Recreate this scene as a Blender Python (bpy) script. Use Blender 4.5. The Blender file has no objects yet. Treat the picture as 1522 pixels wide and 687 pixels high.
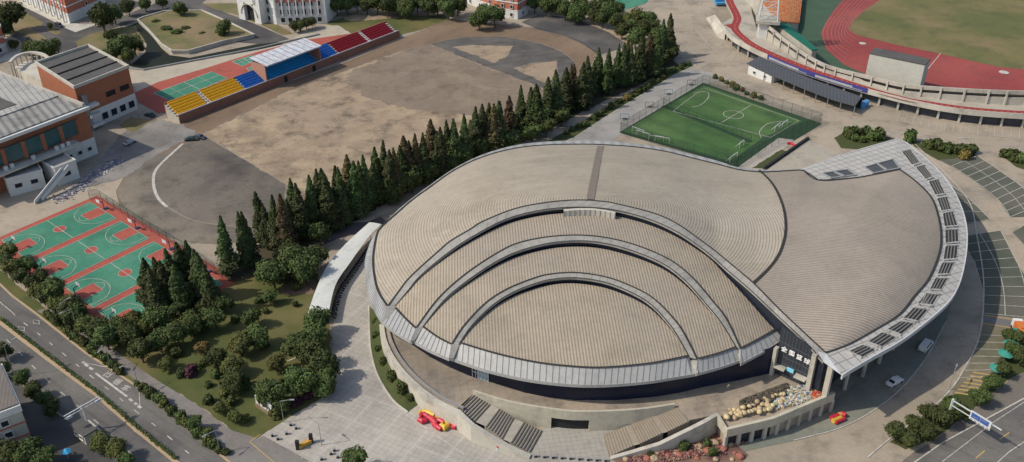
import bpy, bmesh, math, random
from mathutils import Vector, Matrix, noise
from mathutils.bvhtree import BVHTree
random.seed(7)
R = math.radians
# ------------------------------------------------------------------ camera, world, sun, exposure
F_PX, PITCH, HCAM = 1386.7, R(31.08), 138.87
scn = bpy.context.scene
col = bpy.data.collections.new("scene"); scn.collection.children.link(col)
cam_d = bpy.data.cameras.new("camera"); cam = bpy.data.objects.new("camera", cam_d); col.objects.link(cam)
cam.location = (0, 0, HCAM); cam.rotation_euler = (R(90) - PITCH, 0, 0)
cam_d.sensor_fit = 'HORIZONTAL'; cam_d.sensor_width = 36; cam_d.lens = F_PX / 1522 * 36
cam_d.clip_start = 1; cam_d.clip_end = 6000
scn.camera = cam
SUN_EL, SUN_AZ = R(45), R(257)          # azimuth clockwise from +Y
w = bpy.data.worlds.new("World"); scn.world = w; w.use_nodes = True
nt = w.node_tree; sky = nt.nodes.new("ShaderNodeTexSky"); sky.sky_type = 'NISHITA'; sky.sun_disc = False
sky.sun_elevation = SUN_EL; sky.sun_rotation = SUN_AZ; sky.air_density = 1.2; sky.dust_density = 2.0
nt.links.new(sky.outputs[0], nt.nodes["Background"].inputs[0]); nt.nodes["Background"].inputs[1].default_value = 0.12
sd = bpy.data.lights.new("sun", 'SUN'); sd.energy = 3.1; sd.angle = R(0.6); sd.color = (1.0, 0.92, 0.78)
sun = bpy.data.objects.new("sun", sd); col.objects.link(sun)
sv = Vector((math.sin(SUN_AZ) * math.cos(SUN_EL), math.cos(SUN_AZ) * math.cos(SUN_EL), math.sin(SUN_EL)))
sun.rotation_euler = sv.to_track_quat('Z', 'Y').to_euler(); sun.location = sv * 300
scn.view_settings.view_transform = 'Standard'; scn.view_settings.look = 'None'
scn.view_settings.exposure = 0.12; scn.view_settings.gamma = 1

# ------------------------------------------------------------------ helpers
CP, SP = math.cos(PITCH), math.sin(PITCH)
def G(px, py=None, z=0.0):
    """ground survey: where the sight line of a photo pixel meets height z"""
    if py is None: px, py = px
    u = (px - 761) / F_PX; v = (py - 343.5) / F_PX
    d = Vector((u, CP - v * SP, -SP - v * CP)); t = (z - HCAM) / d.z
    return Vector((d.x * t, d.y * t, z))
def proj0(p):
    z = p.z - HCAM; d = p.y*CP - z*SP; up = p.y*SP + z*CP; return (761 + F_PX*p.x/d, 343.5 - F_PX*up/d)
def onS(px, py, zf):
    z = 12.0
    for _ in range(25): p = G(px, py, z); z = 0.5 * z + 0.5 * zf(p)
    return G(px, py, z)
def smooth(pts, n=8, closed=False):
    P = [Vector(p) for p in pts]; out = []; m = len(P)
    for i in range(m if closed else m - 1):
        if closed: a, b, c, d = P[(i-1) % m], P[i], P[(i+1) % m], P[(i+2) % m]
        else: a, b, c, d = P[max(i-1, 0)], P[i], P[i+1], P[min(i+2, m-1)]
        for k in range(n):
            t = k / n
            out.append(0.5 * ((2*b) + (c-a)*t + (2*a-5*b+4*c-d)*t*t + (3*b-a-3*c+d)*t*t*t))
    if not closed: out.append(P[-1])
    return out
def resample(P, n):
    P = [Vector(p) for p in P]; L = [0]
    for a, b in zip(P, P[1:]): L.append(L[-1] + (b-a).length)
    out = []; j = 0
    for i in range(n):
        s = L[-1] * i / (n-1)
        while j < len(L) - 2 and L[j+1] < s: j += 1
        seg = L[j+1] - L[j]; f = 0 if seg == 0 else (s - L[j]) / seg
        out.append(P[j].lerp(P[j+1], min(max(f, 0), 1)))
    return out
def keyed(P, keys, counts):
    """resample piecewise: keys = indexes in P that must be hit"""
    out = []
    for (a, b), c in zip(zip(keys, keys[1:]), counts):
        r = resample(P[a:b+1], c + 1); out += r if not out else r[1:]
    return out
def V2(p): return Vector((p.x, p.y))
MATS = {}
def mat(name, c, c2=None, scale=0.3, rough=0.85, bump=0.0, detail=6, contrast=0.5, metallic=0, c3=None, scale3=0.02, kind=None, period=0.7,
        amt=0.35, center=(20, 204), ang=0, alpha=1, spec=0.3, emis=0, rnd=0, grime=0.0, streak=None):
    if name in MATS: return MATS[name]
    m = bpy.data.materials.new(name); m.use_nodes = True; t = m.node_tree; N = t.nodes; L = t.links
    b = N["Principled BSDF"]; b.inputs['Roughness'].default_value = rough; b.inputs['Metallic'].default_value = metallic
    b.inputs['Specular IOR Level'].default_value = spec
    def rgb(q): return (q[0], q[1], q[2], 1)
    c2 = c2 or tuple(x * 0.8 for x in c)
    geo = N.new("ShaderNodeNewGeometry")
    nz = N.new("ShaderNodeTexNoise"); nz.inputs['Scale'].default_value = scale; nz.inputs['Detail'].default_value = detail
    nz.inputs['Roughness'].default_value = 0.65
    L.new(geo.outputs['Position'], nz.inputs['Vector'])
    rp = N.new("ShaderNodeValToRGB"); rp.color_ramp.elements[0].position = 0.5 - contrast/2 + 0.0; rp.color_ramp.elements[1].position = 0.5 + contrast/2
    rp.color_ramp.elements[0].color = rgb(c); rp.color_ramp.elements[1].color = rgb(c2)
    L.new(nz.outputs[0], rp.inputs[0]); out = rp.outputs[0]
    def mixc(fac, a, bb, mode='MIX'):
        x = N.new("ShaderNodeMix"); x.data_type = 'RGBA'; x.blend_type = mode
        if isinstance(fac, float): x.inputs[0].default_value = fac
        else: L.new(fac, x.inputs[0])
        for s, i in ((a, 6), (bb, 7)):
            if isinstance(s, tuple): x.inputs[i].default_value = rgb(s)
            else: L.new(s, x.inputs[i])
        return x.outputs[2]
    def mth(op, a, bb=None):
        x = N.new("ShaderNodeMath"); x.operation = op
        for s, i in ((a, 0), (bb, 1)):
            if s is None: continue
            if isinstance(s, (int, float)): x.inputs[i].default_value = s
            else: L.new(s, x.inputs[i])
        return x.outputs[0]
    if c3:
        n3 = N.new("ShaderNodeTexNoise"); n3.inputs['Scale'].default_value = scale3; n3.inputs['Detail'].default_value = 4
        L.new(geo.outputs['Position'], n3.inputs['Vector'])
        r3 = N.new("ShaderNodeValToRGB"); r3.color_ramp.elements[0].position = 0.42; r3.color_ramp.elements[1].position = 0.62
        L.new(n3.outputs[0], r3.inputs[0]); out = mixc(r3.outputs[0], out, c3)
    hgt = None
    if kind:
        sx = N.new("ShaderNodeSeparateXYZ"); L.new(geo.outputs['Position'], sx.inputs[0]); X, Y = sx.outputs[0], sx.outputs[1]
        if kind in ('stripe', 'grid', 'pave'):
            ca, sa = math.cos(ang), math.sin(ang)
            u = mth('ADD', mth('MULTIPLY', X, ca), mth('MULTIPLY', Y, sa)); vv = mth('ADD', mth('MULTIPLY', X, -sa), mth('MULTIPLY', Y, ca))
        if kind == 'ring':
            dx = mth('SUBTRACT', X, center[0]); dy = mth('SUBTRACT', Y, center[1])
            u = mth('SQRT', mth('ADD', mth('MULTIPLY', dx, dx), mth('MULTIPLY', dy, dy)))
        if kind in ('stripe', 'ring'):
            s = mth('ADD', mth('MULTIPLY', mth('SINE', mth('MULTIPLY', u, 2*math.pi/period)), 0.5), 0.5)
            s = mth('POWER', s, 1.5); hgt = s
            out = mixc(mth('MULTIPLY', s, amt), out, (0.0, 0.0, 0.0))
        if kind in ('grid', 'pave'):
            def line(q, p, wd):
                fr = mth('FRACT', mth('DIVIDE', q, p)); return mth('LESS_THAN', fr, wd / p)
            ln = mth('MAXIMUM', line(u, period, 0.16*period**0.5), line(vv, period, 0.16*period**0.5))
            out = mixc(mth('MULTIPLY', ln, amt), out, (0.02, 0.02, 0.02))
            if kind == 'pave':
                big = mth('MAXIMUM', line(u, period*6, 0.5), line(vv, period*6, 0.5)); out = mixc(mth('MULTIPLY', big, 0.25), out, (0.55, 0.52, 0.48))
    if streak:   # worn streaks: (angle, amount, colour, width scale)
        sm = N.new("ShaderNodeMapping"); sm.inputs['Rotation'].default_value = (0, 0, -streak[0]); sm.vector_type = 'TEXTURE' if False else 'POINT'
        L.new(geo.outputs['Position'], sm.inputs['Vector'])
        s2 = N.new("ShaderNodeMapping"); s2.inputs['Scale'].default_value = (.035, streak[3], 1); L.new(sm.outputs[0], s2.inputs['Vector'])
        sn = N.new("ShaderNodeTexNoise"); sn.inputs['Scale'].default_value = 1; sn.inputs['Detail'].default_value = 5; sn.inputs['Roughness'].default_value = .7; L.new(s2.outputs[0], sn.inputs['Vector'])
        sr_ = N.new("ShaderNodeValToRGB"); sr_.color_ramp.elements[0].position = .48; sr_.color_ramp.elements[1].position = .68; L.new(sn.outputs[0], sr_.inputs[0])
        out = mixc(mth('MULTIPLY', sr_.outputs[0], streak[1]), out, streak[2])
    if grime:
        sp = N.new("ShaderNodeTexNoise"); sp.inputs['Scale'].default_value = .9; sp.inputs['Detail'].default_value = 6; sp.inputs['Roughness'].default_value = .8
        L.new(geo.outputs['Position'], sp.inputs['Vector']); out = mixc(.45, out, mixc(sp.outputs[0], (.12,.12,.12), (1.15,1.15,1.15)), 'SOFT_LIGHT')
        ng = N.new("ShaderNodeTexNoise"); ng.inputs['Scale'].default_value = 0.12; ng.inputs['Detail'].default_value = 9; ng.inputs['Roughness'].default_value = 0.72
        L.new(geo.outputs['Position'], ng.inputs['Vector'])
        rg = N.new("ShaderNodeValToRGB"); rg.color_ramp.elements[0].position = 0.5; rg.color_ramp.elements[1].position = 0.72
        L.new(ng.outputs[0], rg.inputs[0]); out = mixc(mth('MULTIPLY', rg.outputs[0], grime), out, (0.035, 0.032, 0.03))
    if rnd:
        oi = N.new("ShaderNodeObjectInfo"); hs = N.new("ShaderNodeHueSaturation")
        L.new(out, hs.inputs['Color']); L.new(mth('ADD', mth('MULTIPLY', oi.outputs['Random'], rnd), 1 - rnd/2), hs.inputs['Value'])
        L.new(mth('ADD', mth('MULTIPLY', oi.outputs['Random'], 0.045), 0.485), hs.inputs['Hue']); out = hs.outputs[0]
    L.new(out, b.inputs['Base Color'])
    if bump or hgt is not None:
        bp = N.new("ShaderNodeBump"); bp.inputs['Strength'].default_value = bump if bump else 0.25; bp.inputs['Distance'].default_value = 0.15
        L.new(hgt if hgt is not None else nz.outputs[0], bp.inputs['Height']); L.new(bp.outputs[0], b.inputs['Normal'])
    b.inputs['Alpha'].default_value = alpha
    if emis: b.inputs['Emission Strength'].default_value = emis; b.inputs['Emission Color'].default_value = rgb(c)
    MATS[name] = m; return m

def tag(o, label=None, cat=None, group=None, kind=None):
    if label: o['label'] = label
    if cat: o['category'] = cat
    if group: o['group'] = group
    if kind: o['kind'] = kind
    return o
def empty(name, loc, label, cat, group=None):
    o = bpy.data.objects.new(name, None); col.objects.link(o); o.location = loc; o.empty_display_size = 1
    return tag(o, label, cat, group)
def mesh_obj(name, verts, faces, m, parent=None, mi=None):
    off = parent_world(parent)
    me = bpy.data.meshes.new(name); me.from_pydata([tuple(Vector(v) - off) for v in verts], [], faces)
    for q in (m if isinstance(m, (list, tuple)) else [m]): me.materials.append(q)
    if mi: me.polygons.foreach_set('material_index', mi)
    me.update(); o = bpy.data.objects.new(name, me); col.objects.link(o)
    if parent: o.parent = parent
    return o
def parent_world(p):
    v = Vector((0, 0, 0))
    while p is not None: v = v + Vector(p.location); p = p.parent
    return v
class MB:
    def __init__(s): s.v = []; s.f = []; s.mi = []
    def quad(s, *p, mi=0):
        n = len(s.v); s.v += [Vector(q) for q in p]; s.f.append(tuple(range(n, n+len(p)))); s.mi.append(mi); return s
    def prism(s, poly, z0, z1, mi=0, top=None):
        """poly: xy points; z1 number or list"""
        n = len(poly); b = len(s.v)
        z1s = z1 if isinstance(z1, (list, tuple)) else [z1]*n
        z0s = z0 if isinstance(z0, (list, tuple)) else [z0]*n
        s.v += [Vector((p[0], p[1], z)) for p, z in zip(poly, z0s)]; s.v += [Vector((p[0], p[1], z)) for p, z in zip(poly, z1s)]
        for i in range(n):
            j = (i+1) % n; s.f.append((b+i, b+j, b+n+j, b+n+i)); s.mi.append(mi)
        s.f.append(tuple(range(b+n, b+2*n))); s.mi.append(mi if top is None else top)
        s.f.append(tuple(range(b+n-1, b-1, -1))); s.mi.append(mi); return s
    def box(s, c, ax, hx, hy, z0, z1, mi=0):
        """c centre, ax direction of x half-length"""
        a = Vector((ax[0], ax[1])).normalized(); n = Vector((-a.y, a.x)); c = Vector((c[0], c[1]))
        return s.prism([c - a*hx - n*hy, c + a*hx - n*hy, c + a*hx + n*hy, c - a*hx + n*hy], z0, z1, mi)
    def bar(s, a, b, w=0.1, mi=0):
        a = Vector(a); b = Vector(b); d = (b-a); 
        if d.length < 1e-5: return s
        d.normalize(); u = d.cross(Vector((0, 0, 1)))
        if u.length < 0.01: u = Vector((1, 0, 0))
        u.normalize(); v = d.cross(u); h = w/2; n = len(s.v)
        for p in (a, b):
            for x, y in ((-1, -1), (1, -1), (1, 1), (-1, 1)): s.v.append(p + u*x*h + v*y*h)
        for q in ((0,1,2,3), (7,6,5,4), (0,4,5,1), (1,5,6,2), (2,6,7,3), (3,7,4,0)): s.f.append(tuple(n+k for k in q)); s.mi.append(mi)
        return s
    def cyl(s, c, r, z0, z1, n=10, r1=None, mi=0):
        r1 = r if r1 is None else r1; b = len(s.v)
        for rr, z in ((r, z0), (r1, z1)):
            for k in range(n): a = 2*math.pi*k/n; s.v.append(Vector((c[0]+rr*math.cos(a), c[1]+rr*math.sin(a), z)))
        for k in range(n):
            j = (k+1) % n; s.f.append((b+k, b+j, b+n+j, b+n+k)); s.mi.append(mi)
        s.f.append(tuple(range(b+n, b+2*n))); s.mi.append(mi); return s
    def wall(s, pts, z0, z1, t=0.3, mi=0, closed=False):
        """thick wall along world polyline; z0,z1 numbers or lists"""
        n = len(pts); P = [Vector((p[0], p[1])) for p in pts]
        z0s = z0 if isinstance(z0, (list, tuple)) else [z0]*n; z1s = z1 if isinstance(z1, (list, tuple)) else [z1]*n
        b = len(s.v)
        for i in range(n):
            d = (P[min(i+1, n-1)] - P[max(i-1, 0)]); d = d.normalized() if d.length else Vector((1, 0)); q = Vector((-d.y, d.x))*t/2
            for o_ in (q, -q):
                s.v.append(Vector((P[i].x+o_.x, P[i].y+o_.y, z0s[i]))); s.v.append(Vector((P[i].x+o_.x, P[i].y+o_.y, z1s[i])))
        for i in range(n-1):
            a = b+4*i; c = a+4
            for q in ((a, c, c+1, a+1), (a+2, a+3, c+3, c+2), (a+1, c+1, c+3, a+3), (a, a+2, c+2, c)): s.f.append(q); s.mi.append(mi)
        s.f.append((b, b+1, b+3, b+2)); e = b+4*(n-1); s.f.append((e, e+2, e+3, e+1)); s.mi += [mi, mi]; return s
    def strip(s, A, B, mi=0):
        """surface between two equal-length world polylines"""
        b = len(s.v); n = len(A)
        for p, q in zip(A, B): s.v += [Vector(p), Vector(q)]
        for i in range(n-1): s.f.append((b+2*i, b+2*i+1, b+2*i+3, b+2*i+2)); s.mi.append(mi)
        return s
    def build(s, name, m, parent=None): return mesh_obj(name, s.v, s.f, m, parent, s.mi)
def grid_surf(A, B, ns, zf=None, bulge=None):
    V = []; Fc = []; n = len(A)
    for i in range(n):
        for j in range(ns+1):
            t = j/ns; p = A[i].lerp(B[i], t)
            if zf: p.z = zf(p)
            if bulge: p.z += bulge(i/(n-1), t)
            V.append(p)
    for i in range(n-1):
        for j in range(ns):
            a = i*(ns+1)+j; Fc.append((a, a+1, a+ns+2, a+ns+1))
    return V, Fc
LAYER = 0.02
SHN = [0]
ROUGH = {'dirt_damp': 1.6, 'dirt': .5, 'track_infield': .5, 'bare_soil': .8, 'asphalt_dark': .0, 'bank_grass': .25, 'dry_lawn': .3, 'lawn': .5, 'asphalt_bend': .4, 'asphalt_track': .5, 'yard_concrete': .9, 'pale_sand': .4, 'leaf_litter': .9, 'sand_slab': .3}
def sheet(name, px, z, m, sm=0, closed=True, kind='structure', label=None):
    SHN[0] += 1; z = z + .0022*(SHN[0] % 12)
    P = [G(p[0], p[1], z) for p in px]
    if sm: P = smooth(P, sm, True)
    ra = ROUGH.get(m.name, 0)
    if ra:
        Q = []
        for a, b in zip(P, P[1:] + P[:1]):
            n = max(1, min(60, int((b-a).length/1.5)))
            for k in range(n): Q.append(a.lerp(b, k/n))
        P = [p + Vector((noise.noise(p*.45), noise.noise(p*.45 + Vector((50, 9, 3))), 0))*ra*1.6 + Vector((noise.noise(p*1.7), noise.noise(p*1.7 + Vector((5, 90, 3))), 0))*ra*.6 for p in Q]
    o = mesh_obj(name, P, [tuple(range(len(P)))], m); 
    if kind: o['kind'] = kind
    return o
def sheetw(name, P, m):
    o = mesh_obj(name, P, [tuple(range(len(P)))], m); o['kind'] = 'structure'; return o
def ribbon(mb, pts, wd, z, mi=0):
    P = [Vector((p[0], p[1])) for p in pts]; A = []; B = []
    for i in range(len(P)):
        d = P[min(i+1, len(P)-1)] - P[max(i-1, 0)]
        if d.length == 0: continue
        d.normalize(); q = Vector((-d.y, d.x))*wd/2
        A.append(Vector((P[i].x+q.x, P[i].y+q.y, z))); B.append(Vector((P[i].x-q.x, P[i].y-q.y, z)))
    mb.strip(A, B, mi); return mb
def dashes(mb, pts, wd, z, on, off):
    P = resample(pts, max(2, int(sum((b-a).length for a, b in zip(pts, pts[1:])) / 0.5))); step = 0.5; per = on+off; s = 0; cur = []
    for p in P:
        if (s % per) < on: cur.append(p)
        else:
            if len(cur) > 1: ribbon(mb, [cur[0], cur[-1]], wd, z)
            cur = []
        s += step
    return mb
def bays(mb, c1, c2, n, z=0.1, wd=0.18, edge=True, mid=False):
    A = resample(smooth([G(*p) for p in c1], 5), n+1); B = resample(smooth([G(*p) for p in c2], 5), n+1)
    for a, b in zip(A, B): ribbon(mb, [a, b], wd, z)
    if edge: ribbon(mb, A, wd, z+0.01); ribbon(mb, B, wd, z+0.01)
    if mid: ribbon(mb, [a.lerp(b, .5) for a, b in zip(A, B)], wd, z+0.015)
ORD = ['first','second','third','fourth','fifth','sixth','seventh','eighth','ninth','tenth','eleventh','twelfth','thirteenth','fourteenth','fifteenth','sixteenth','seventeenth','eighteenth','nineteenth','twentieth',
 'twenty-first','twenty-second','twenty-third','twenty-fourth','twenty-fifth','twenty-sixth','twenty-seventh','twenty-eighth','twenty-ninth','thirtieth','thirty-first','thirty-second','thirty-third','thirty-fourth','thirty-fifth','thirty-sixth','thirty-seventh','thirty-eighth','thirty-ninth','fortieth',
 'forty-first','forty-second','forty-third','forty-fourth','forty-fifth','forty-sixth','forty-seventh','forty-eighth','forty-ninth','fiftieth']
def text_mesh(name, s, size, M, m, parent=None, depth=0.0, rel=True):
    cu = bpy.data.curves.new(name, 'FONT'); cu.body = s; cu.size = size; cu.align_x = 'CENTER'; cu.align_y = 'CENTER'; cu.extrude = depth; cu.offset = 0.012*size
    t = bpy.data.objects.new(name, cu); col.objects.link(t); bpy.context.view_layer.update()
    me = bpy.data.meshes.new_from_object(t.evaluated_get(bpy.context.evaluated_depsgraph_get())); bpy.data.objects.remove(t)
    me.name = name; me.materials.clear(); me.materials.append(m); off = parent_world(parent)
    me.transform(Matrix.Translation(-off) @ M); o = bpy.data.objects.new(name, me); col.objects.link(o)
    if parent: o.parent = parent
    return o

# ------------------------------------------------------------------ materials
M_ground = mat('concrete_ground', (.38,.315,.24), (.30,.25,.195), .10, c3=(.27,.23,.18), scale3=.03, detail=10, grime=.5)
M_asph = mat('asphalt', (.095,.09,.088), (.125,.118,.112), .25, c3=(.15,.14,.125), scale3=.04, detail=10, grime=.3, streak=(R(-37), .45, (.055,.052,.05), .5))
M_asph2 = mat('asphalt_track', (.10,.088,.075), (.155,.135,.11), .10, c3=(.21,.175,.135), scale3=.035, detail=14, contrast=.3, grime=.75)
M_asphd = mat('asphalt_dark', (.05,.05,.052), (.085,.08,.08), .1, c3=(.13,.12,.11), scale3=.06, detail=10)
M_track = mat('brown_track', (.19,.13,.085), (.14,.098,.066), .12, c3=(.215,.15,.10), scale3=.03, detail=10, grime=.35, streak=(R(52), .55, (.11,.08,.06), .35))
M_dirt = mat('dirt', (.37,.28,.185), (.235,.175,.12), .10, c3=(.29,.22,.155), scale3=.018, detail=15, contrast=.16, bump=.5, grime=.9, streak=(R(45), .35, (.20,.15,.11), .25))
M_lawn = mat('lawn', (.10,.108,.032), (.055,.07,.02), .2, c3=(.14,.122,.046), scale3=.06, detail=12, bump=.5)
M_grass = mat('dry_lawn', (.15,.135,.05), (.085,.095,.035), .15, c3=(.21,.155,.085), scale3=.06, detail=12, bump=.4, contrast=.3, grime=.4)
M_field = mat('field_grass', (.135,.125,.045), (.19,.145,.075), .05, c3=(.10,.108,.038), scale3=.03, detail=15, contrast=.3, grime=.35)
M_bank = mat('bank_grass', (.045,.065,.02), (.07,.075,.025), .3, detail=10, bump=.6)
M_green = mat('green_court', (.045,.20,.125), (.04,.16,.105), .2, grime=.4, c3=(.065,.215,.14), scale3=.08)
M_red = mat('red_court', (.36,.085,.06), (.30,.075,.055), .3, grime=.35)
M_trkred = mat('red_track', (.26,.05,.046), (.21,.042,.04), .15, grime=.5, c3=(.30,.07,.06), scale3=.03)
M_trkgrn = mat('green_verge', (.055,.10,.06), (.045,.08,.05), .15, grime=.3)
M_turf = mat('turf', (.055,.125,.034), (.038,.09,.028), .12, c3=(.075,.135,.045), scale3=.05, detail=8, kind='stripe', period=9, amt=.18, ang=R(40), grime=.4)
M_turf2 = mat('turf_dark', (.03,.065,.03), (.025,.05,.025), .3)
M_white = mat('road_paint', (.58,.55,.50), (.34,.32,.29), .8, detail=8, contrast=.3)
M_yel = mat('yellow_paint', (.50,.34,.12), (.40,.28,.12), .8)
M_tan = mat('kerb_stone', (.45,.33,.20), (.36,.28,.19), .4)
M_pave = mat('plaza_paving', (.42,.385,.34), (.36,.33,.29), .15, c3=(.32,.295,.265), scale3=.05, detail=10, kind='pave', period=1.3, amt=.16, ang=R(-28), grime=.25)
M_walk = mat('walkway_concrete', (.33,.315,.29), (.27,.26,.245), .12, c3=(.24,.23,.22), scale3=.04, detail=10, grime=.35)
M_park = mat('grass_paving', (.105,.115,.085), (.075,.088,.065), .35, kind='grid', period=1.1, amt=.25, ang=R(20), c3=(.13,.125,.10), scale3=.05)
M_parkb = mat('grass_paving_worn', (.15,.14,.09), (.105,.105,.07), .3, c3=(.20,.17,.12), scale3=.06, grime=.3)
M_grnc = mat('green_concrete', (.19,.20,.165), (.15,.165,.14), .15, c3=(.25,.225,.18), scale3=.06, grime=.4)
M_soil = mat('bare_soil', (.21,.14,.10), (.16,.11,.08), .2, detail=8)
M_water = mat('water', (.02,.026,.02), (.03,.032,.024), .1, rough=.5, spec=.04)
M_conc = mat('old_concrete', (.46,.43,.37), (.36,.335,.29), .25, grime=.55, detail=9)
M_concl = mat('light_concrete', (.52,.49,.42), (.42,.395,.34), .2, grime=.5)
M_wht = mat('white_render', (.66,.66,.64), (.56,.56,.54), .3, grime=.2)
M_brick = mat('orange_render', (.36,.135,.075), (.30,.115,.065), .2, grime=.2)
M_redb = mat('red_brick', (.46,.16,.10), (.38,.13,.085), .5, grime=.1)
M_dkroof = mat('dark_felt_roof', (.07,.068,.066), (.10,.095,.09), .15, grime=.3)
M_grroof = mat('grey_sheet_roof', (.30,.295,.28), (.22,.215,.205), .12, kind='stripe', period=2.4, amt=.45, ang=R(38), grime=.5)
M_grgrid = mat('grey_frame_roof', (.40,.39,.37), (.34,.33,.31), .12, kind='grid', period=1.8, amt=.65, ang=R(38), grime=.35)
M_glass = mat('dark_glass', (.012,.017,.028), (.02,.026,.04), .2, rough=.25, spec=.35)
M_teal = mat('teal_glass', (.02,.11,.12), (.015,.07,.08), .3, rough=.2, spec=.5)
M_dark = mat('dark_opening', (.02,.02,.022), (.03,.03,.03), .5)
M_metalw = mat('white_metal', (.62,.63,.64), (.5,.51,.52), .5, rough=.5)
M_steel = mat('grey_steel', (.30,.30,.30), (.25,.25,.25), 1, rough=.5)
M_netg = mat('green_net', (.012,.04,.028), (.01,.03,.024), 1, alpha=.22)
RA, RB, RC = (.375,.32,.245), (.325,.275,.215), (.28,.24,.19)
M_roofring = mat('roof_sheet_ring', RA, RB, .06, c3=(.43,.37,.295), scale3=.016, kind='ring', period=.72, amt=.34, rough=.6, center=(20,207), grime=.15, streak=(R(8), .35, (.42,.38,.31), .3))
M_roofwing = mat('roof_sheet_wing', RB, RC, .06, c3=(.37,.31,.255), scale3=.02, kind='stripe', period=.7, amt=.4, ang=R(83), rough=.6, grime=.15, streak=(R(-8), .3, (.24,.21,.175), .12))
M_roofin = mat('roof_sheet_inner', (.40,.335,.25), (.345,.29,.22), .06, c3=(.34,.29,.235), scale3=.025, kind='stripe', period=.68, amt=.42, ang=R(3), rough=.6, grime=.18, streak=(R(92), .35, (.27,.23,.175), .3))
M_eave = mat('eave_panel', (.36,.36,.355), (.30,.30,.297), .25, rough=.5, grime=.3, kind='stripe', period=3.0, amt=.25, ang=0)
M_rib = mat('rib_panel', (.33,.315,.285), (.24,.23,.21), .5, rough=.55, grime=.45)
M_can = mat('canopy_panel', (.42,.405,.38), (.36,.35,.33), .25, kind='grid', period=2.4, amt=.5, ang=R(-62), grime=.2)
M_dline = mat('gutter', (.025,.024,.024), (.04,.04,.038), .6)
M_strip = mat('walk_strip', (.21,.18,.15), (.17,.145,.12), .5)
M_podium = mat('podium_paving', (.37,.30,.225), (.30,.245,.19), .12, c3=(.23,.195,.16), scale3=.06, kind='grid', period=1.6, amt=.12, ang=R(10), grime=.5, detail=10)
M_stair = mat('stair_stone', (.36,.33,.28), (.29,.265,.23), .3, grime=.4)
M_riser = mat('stair_riser', (.10,.09,.08), (.13,.12,.10), .5)
M_fol = mat('foliage', (.036,.052,.014), (.10,.12,.034), .9, rnd=.7, rough=.8, detail=3, contrast=.4, c3=(.060,.080,.022), scale3=.25)
M_conf = mat('conifer_foliage', (.030,.050,.014), (.072,.10,.028), .7, rnd=.7, rough=.8, detail=3, contrast=.4, c3=(.058,.066,.024), scale3=.12)
M_conb = mat('conifer_foliage_rusty', (.07,.055,.025), (.12,.085,.038), .7, rnd=.4, rough=.8, detail=3, contrast=.4)
M_foly = mat('foliage_olive', (.075,.085,.022), (.12,.12,.032), .9, rnd=.3, rough=.8, detail=3)
M_folo = mat('foliage_orange', (.14,.09,.03), (.19,.12,.04), .9, rnd=.3, rough=.8, detail=3)
M_folp = mat('foliage_purple', (.07,.025,.035), (.10,.03,.045), .9, rnd=.3, rough=.8)
M_bark = mat('bark', (.10,.08,.06), (.07,.055,.04), 1)

# ------------------------------------------------------------------ ground and flat surfaces
sheetw('ground', [Vector(p) for p in ((-1500, -200, 0), (1500, -200, 0), (1500, 3000, 0), (-1500, 3000, 0))], M_ground)
z1, z2, z3, z4, z5 = .03, .06, .09, .12, .15
# left road and its edges
up_edge = [(-60,365),(18,440),(57,469),(126,524),(201,573),(259,618),(337,684),(420,752)]
med = [(-60,438),(0,480),(72,535),(144,588),(201,638),(260,686),(330,745)]
lo_edge = [(-60,528),(22,562),(58,592),(93,620),(150,665),(190,700),(240,745)]
sheet('road', up_edge + lo_edge[::-1], z2, M_asph)
sheet('road', [(-60,520),(24,562),(58,592),(98,622),(150,665),(190,700),(160,740),(60,740),(-60,640)], z1, M_asphd)
svc = [(55,462),(100,492),(150,528),(203,566),(259,612),(306,655),(350,700)]
svc2 = [(80,455),(130,490),(180,528),(230,563),(290,600),(345,640),(384,652),(440,700)]
sheet('pavement', svc + svc2[::-1], z2, mat('pavement_grey', (.21,.19,.175), (.17,.155,.145), .3, grime=.3))
sheet('kerb_verge', up_edge + [(p[0]+13, p[1]-3) for p in svc[::-1]] + [(-60,350)], z1, M_lawn)
mb = MB(); mb.wall([G(*p) for p in up_edge], 0, .16, .5); mb.wall([G(*p) for p in lo_edge[:4]], 0, .16, .4); o = mb.build('kerb', M_tan); o['kind'] = 'structure'
mb = MB(); mb.wall([G(*p) for p in med], 0, .22, .9); o = mb.build('kerb', M_tan); o['kind'] = 'structure'
mb = MB()
c_up = [(-30,424),(19,466),(32,478),(52,492),(70,507),(88,521),(107,537),(126,552),(147,569),(168,584),(188,601),(210,618),(232,634),(252,651),(300,690)]
dashes(mb, [G(*p) for p in c_up], .22, z3, 2.2, 4.0)
ribbon(mb, [G(0,449), G(21,467)], .2, z3)
c_lo = [(10,505),(62,558),(90,583),(120,607),(143,627),(185,665),(210,690)]
dashes(mb, [G(*p) for p in c_lo], .2, z3, 2.5, 4.5)
ribbon(mb, [G(142,555), G(189,590)], .5, z3)
for a, b in (((126,541),(131,545)), ((133,546.5),(138,550)), ((192,593),(197,597)), ((200,599),(204,602)), ((122,538.5),(126,540)), ((205,604),(210,607))): ribbon(mb, [G(*a), G(*b)], .6, z3)
ribbon(mb, [G(126,540), G(158,546)], .16, z3); ribbon(mb, [G(207,584), G(208,604)], .16, z3)
ribbon(mb, [G(131,625), G(172,660)], .35, z3); ribbon(mb, [G(198,640), G(262,686)], .14, z3)
for q in ((32,489),(54,479)):
    c = G(*q); d = (G(57,469)-G(18,440)).normalized(); n_ = Vector((-d.y, d.x, 0)); P = [c+d*1.5, c+n_*.7, c-d*1.5, c-n_*.7, c+d*1.5]; ribbon(mb, P, .15, z3)
o = mb.build('road_markings', M_white); o['kind'] = 'structure'
d = (G(189,590)-G(142,555)).normalized(); ang = math.atan2(d.y, d.x)
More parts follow.
